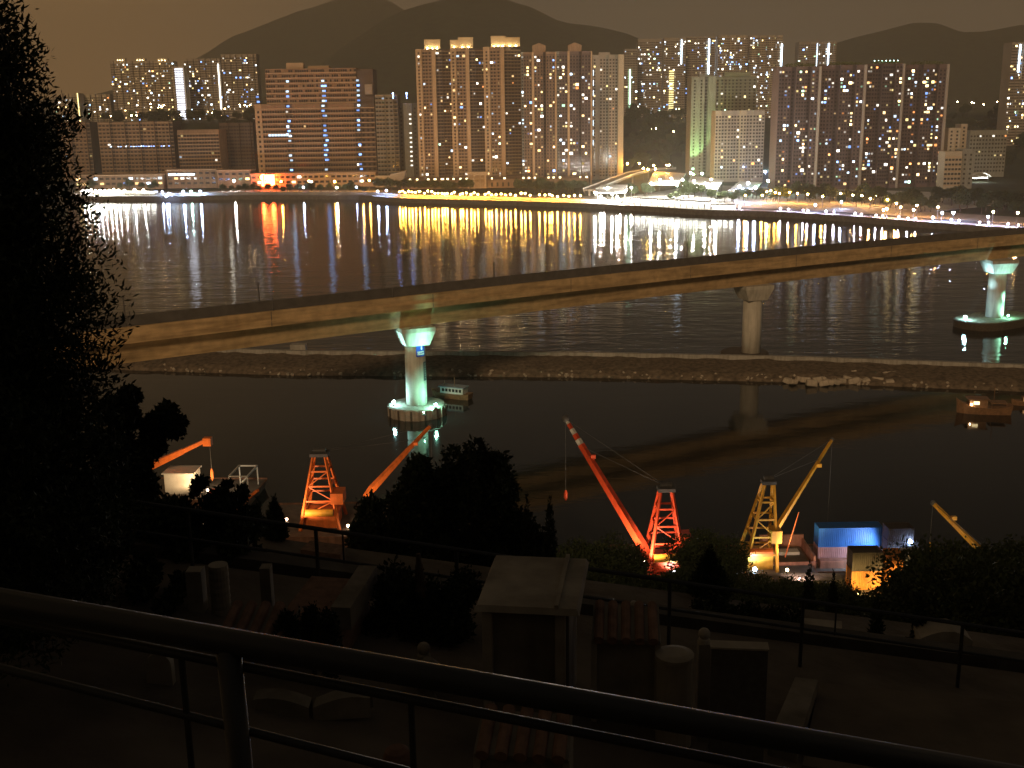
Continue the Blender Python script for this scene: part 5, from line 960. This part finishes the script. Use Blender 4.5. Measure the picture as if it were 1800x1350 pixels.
work_light('orange floodlight on the left crane barge', (q.x + .5, q.y - 5.4, 3.4), P(320, 800, q.y - 1), 3600, (1, .62, .3), 130); work_light('warm deck light on the left crane barge', (q.x + 1.0, q.y - 3.5, 2.6), (q.x + 4, q.y + 1, 2.5), 900, (1, .8, .55), 150, 12)
# hopper barge + containers
q = G(1440, 1000, .9); t = thing('hopper_barge', 'open hopper barge with salmon lit walls right of the yellow derrick', 'barge', (q.x, q.y, 0)); barge(t, -7.5, 10, -1.5, 9, .8); x0 = P(1352, 1000, q.y).x - q.x; x1 = P(1432, 1000, q.y).x - q.x
M_sal = mat('hopper_paint', (.45, .22, .15), .7, .2, 1, dirt=.3); b = MB(); b.box(x0, x1, -.6, -.3, 0.86, 2.2); b.box(x0, x1, 6.5, 6.8, 0.86, 3.6); b.box(x0, x0 + .3, -.3, 6.5, 0.86, 3.0); b.box(x1 - .3, x1, -.3, 6.5, 0.86, 3.0); b.build('hopper_wall', M_sal, t); b = MB(); b.box(x0 + 1, x1 - 1.4, 3.2, 4.6, 0.86, 2.2); b.build('hatch_cover', M_bwhite, t)
def container(label, loc, L_, m, rz=0, hh=2.6, wd=2.44):
    t = thing('container', label, 'container', loc, rz, 'shipping containers'); b = MB(); n_ = int(L_ / .28); pts = []
    for i in range(n_): u = .15 + (L_ - .3) * i / n_; du = (L_ - .3) / n_; pts += [(u, 0), (u + du * .3, 0), (u + du * .5, .05), (u + du * .8, .05)]
    pts.append((L_ - .15, 0)); fr_ = [(x, -wd / 2 + y) for x, y in pts]; bk = [(x, wd / 2 - y) for x, y in reversed(pts)]; b.prism(fr_ + bk, .12, hh - .12); b.build('corrugated_shell', m, t, fix=True)
    b = MB()
    for x in (0, L_ - .15): 
        for y in (-wd / 2 - .02, wd / 2 - .13): b.box(x, x + .15, y, y + .15, 0, hh)
    for z in (0, hh - .12):
        for y in (-wd / 2 - .015, wd / 2 - .12): b.box(.15, L_ - .15, y, y + .135, z, z + .12)
        for x in (0.005, L_ - .14): b.box(x, x + .135, -wd / 2 + .13, wd / 2 - .13, z + .003, z + .117)
    b.build('frame', m, t); b = MB(); b.box(.06, .1, -wd / 2 + .15, -.02, .2, hh - .2); b.box(.06, .1, .02, wd / 2 - .15, .2, hh - .2); b.build('door', m, t); return t
M_cb = mat('container_blue', (.02, .13, .42), .5, .12, .8, dirt=.2); M_cp = mat('container_pink', (.42, .24, .24), .6, .15, .8, dirt=.3); M_co = mat('container_orange', (.55, .22, .05), .6, .15, .8, dirt=.3); M_cd = mat('container_dark', (.06, .05, .045), .7, .2, .8); M_cw = mat('container_white', (.5, .5, .5), .6, .1, .8, dirt=.2)
xb = P(1433, 980, q.y + 3).x; container('pink container under the blue one on the hopper barge', (xb, q.y + 3, .87), 9.3, M_cp); container('bright blue container on top of the pink one', (xb, q.y + 3.01, 3.48), 9.3, M_cb, hh=2.9)
b = MB(); b.box(xb - q.x, xb - q.x + 6.5, .2, 1.4, .86, 2.0); b.build('deck_box', M_sal, t)
xd = P(1553, 990, 146).x
container('dark container low in the stack right of the blue one', (xd, 146.2, .9), 4.4, M_cd); container('dark container at the middle of the stack right of the blue one', (xd + .05, 146.25, 3.52), 4.3, M_cd); container('dark container topping the stack right of the blue one', (xd + .02, 146.2, 6.14), 3.6, M_cd, hh=2.0)
t = thing('pontoon', 'low dark pontoon carrying the dark container stack', 'pontoon', (xd, 146, 0)); b = MB(); b.box(-.6, 5.5, -2.2, 2.2, -1, .88); b.build('hull', M_rust, t)
for x, y, lab in ((1578, 976, 'upper blue white lamp on the dark container stack'), (1578, 997, 'lower blue white lamp on the dark container stack'), (1600, 955, 'white lamp at the top of the dark container stack')):
    p_ = P(x, y, 144.6); work_light(lab, (p_.x, p_.y, p_.z), (p_.x - 3, p_.y + 3, p_.z - 2), 60, (.4, .58, 1), 140, 50, .32)
p_ = P(1548, 975, 147.0); work_light('bluish strip light on the end of the blue container', (p_.x, p_.y - .4, p_.z), P(1490, 965, 150), 2600, (.6, .75, 1), 140, 20, .2)
for i, (x, y, z, m, lab) in enumerate(((1490, 137.5, 0, M_co, 'orange lit container at the bottom of the yard stack behind the shrubs'), (1490, 137.55, 1, M_cd, 'dark container topping the left yard stack'), (1552, 136.5, 0, M_co, 'glowing orange container at the foot of the right yard stack'), (1552, 136.55, 1, M_co, 'glowing orange container second up in the right yard stack'), (1581, 136.6, 0, M_co, 'reddish glowing container at right foot of the yard stack'), (1581, 136.6, 1, M_cw, 'pale grey container above the reddish glowing one'))):
    xx = P(x, 1040, y).x; container(lab, (xx, y, 3.02 + 2.63 * z), (4.0 if x < 1500 else 2.05 if x < 1570 else 2.4), m, hh=2.6)
p_ = P(1575, 1062, 131.5); work_light('orange yard light before the right container stack', (p_.x, 132, 4.0), P(1575, 1035, 136), 2600, (1, .62, .2), 120, 30); p_ = P(1510, 1062, 132); work_light('orange yard light before the left container stack', (p_.x, 132.5, 4.0), P(1505, 1030, 136), 1800, (1, .66, .2), 120, 30)
p_ = G(1395, 1004, 3.4); work_light('warm work light over the hopper barge', (p_.x, p_.y - 3.2, 3.4), P(1410, 985, p_.y + 4), 1800, (1, .65, .55), 130, 8)
p_ = P(1005, 968, 133); work_light('orange lamp in the quay bushes left of the red derrick', (p_.x, 131, 5.0), P(1010, 975, 136), 700, (1, .5, .15), 140, 20, .2); p_ = P(1035, 962, 133); work_light('yellow green lamp in the quay bushes', (p_.x, 131, 6.0), P(1035, 960, 136), 400, (.8, 1, .3), 140, 12, .15)
t = thing('quay_hut', 'dim corrugated hut on the quay left of the red derrick', 'hut', (P(1110, 985, 138).x, 138, 3.0)); b = MB(); b.box(-1.8, 1.8, -1.5, 1.5, 0, 2.4); b.build('wall', M_rust, t); b = MB(); b.add([(-2, -1.8, 2.4), (2, -1.8, 2.4), (2, 1.8, 2.4), (-2, 1.8, 2.4), (-1.5, 0, 3.6), (1.5, 0, 3.6)], [(0, 1, 5, 4), (2, 3, 4, 5), (1, 2, 5), (3, 0, 4), (3, 2, 1, 0)]); b.build('roof', M_rust, t)
# ------------------------------------------------------------------ haze
b = MB(); b.box(-2600, 2600, -400, 4700, -9, 460); hz = b.build('haze', [])
hm = bpy.data.materials.new('haze_air'); hm.use_nodes = True; n_ = hm.node_tree; n_.nodes.clear(); ho = n_.nodes.new('ShaderNodeOutputMaterial'); pv = n_.nodes.new('ShaderNodeVolumePrincipled'); pv.inputs['Color'].default_value = (.85, .78, .66, 1); pv.inputs['Density'].default_value = .00022; pv.inputs['Anisotropy'].default_value = 0.0; n_.links.new(pv.outputs[0], ho.inputs['Volume']); pass
hz.data.materials.append(hm); stuff(hz)
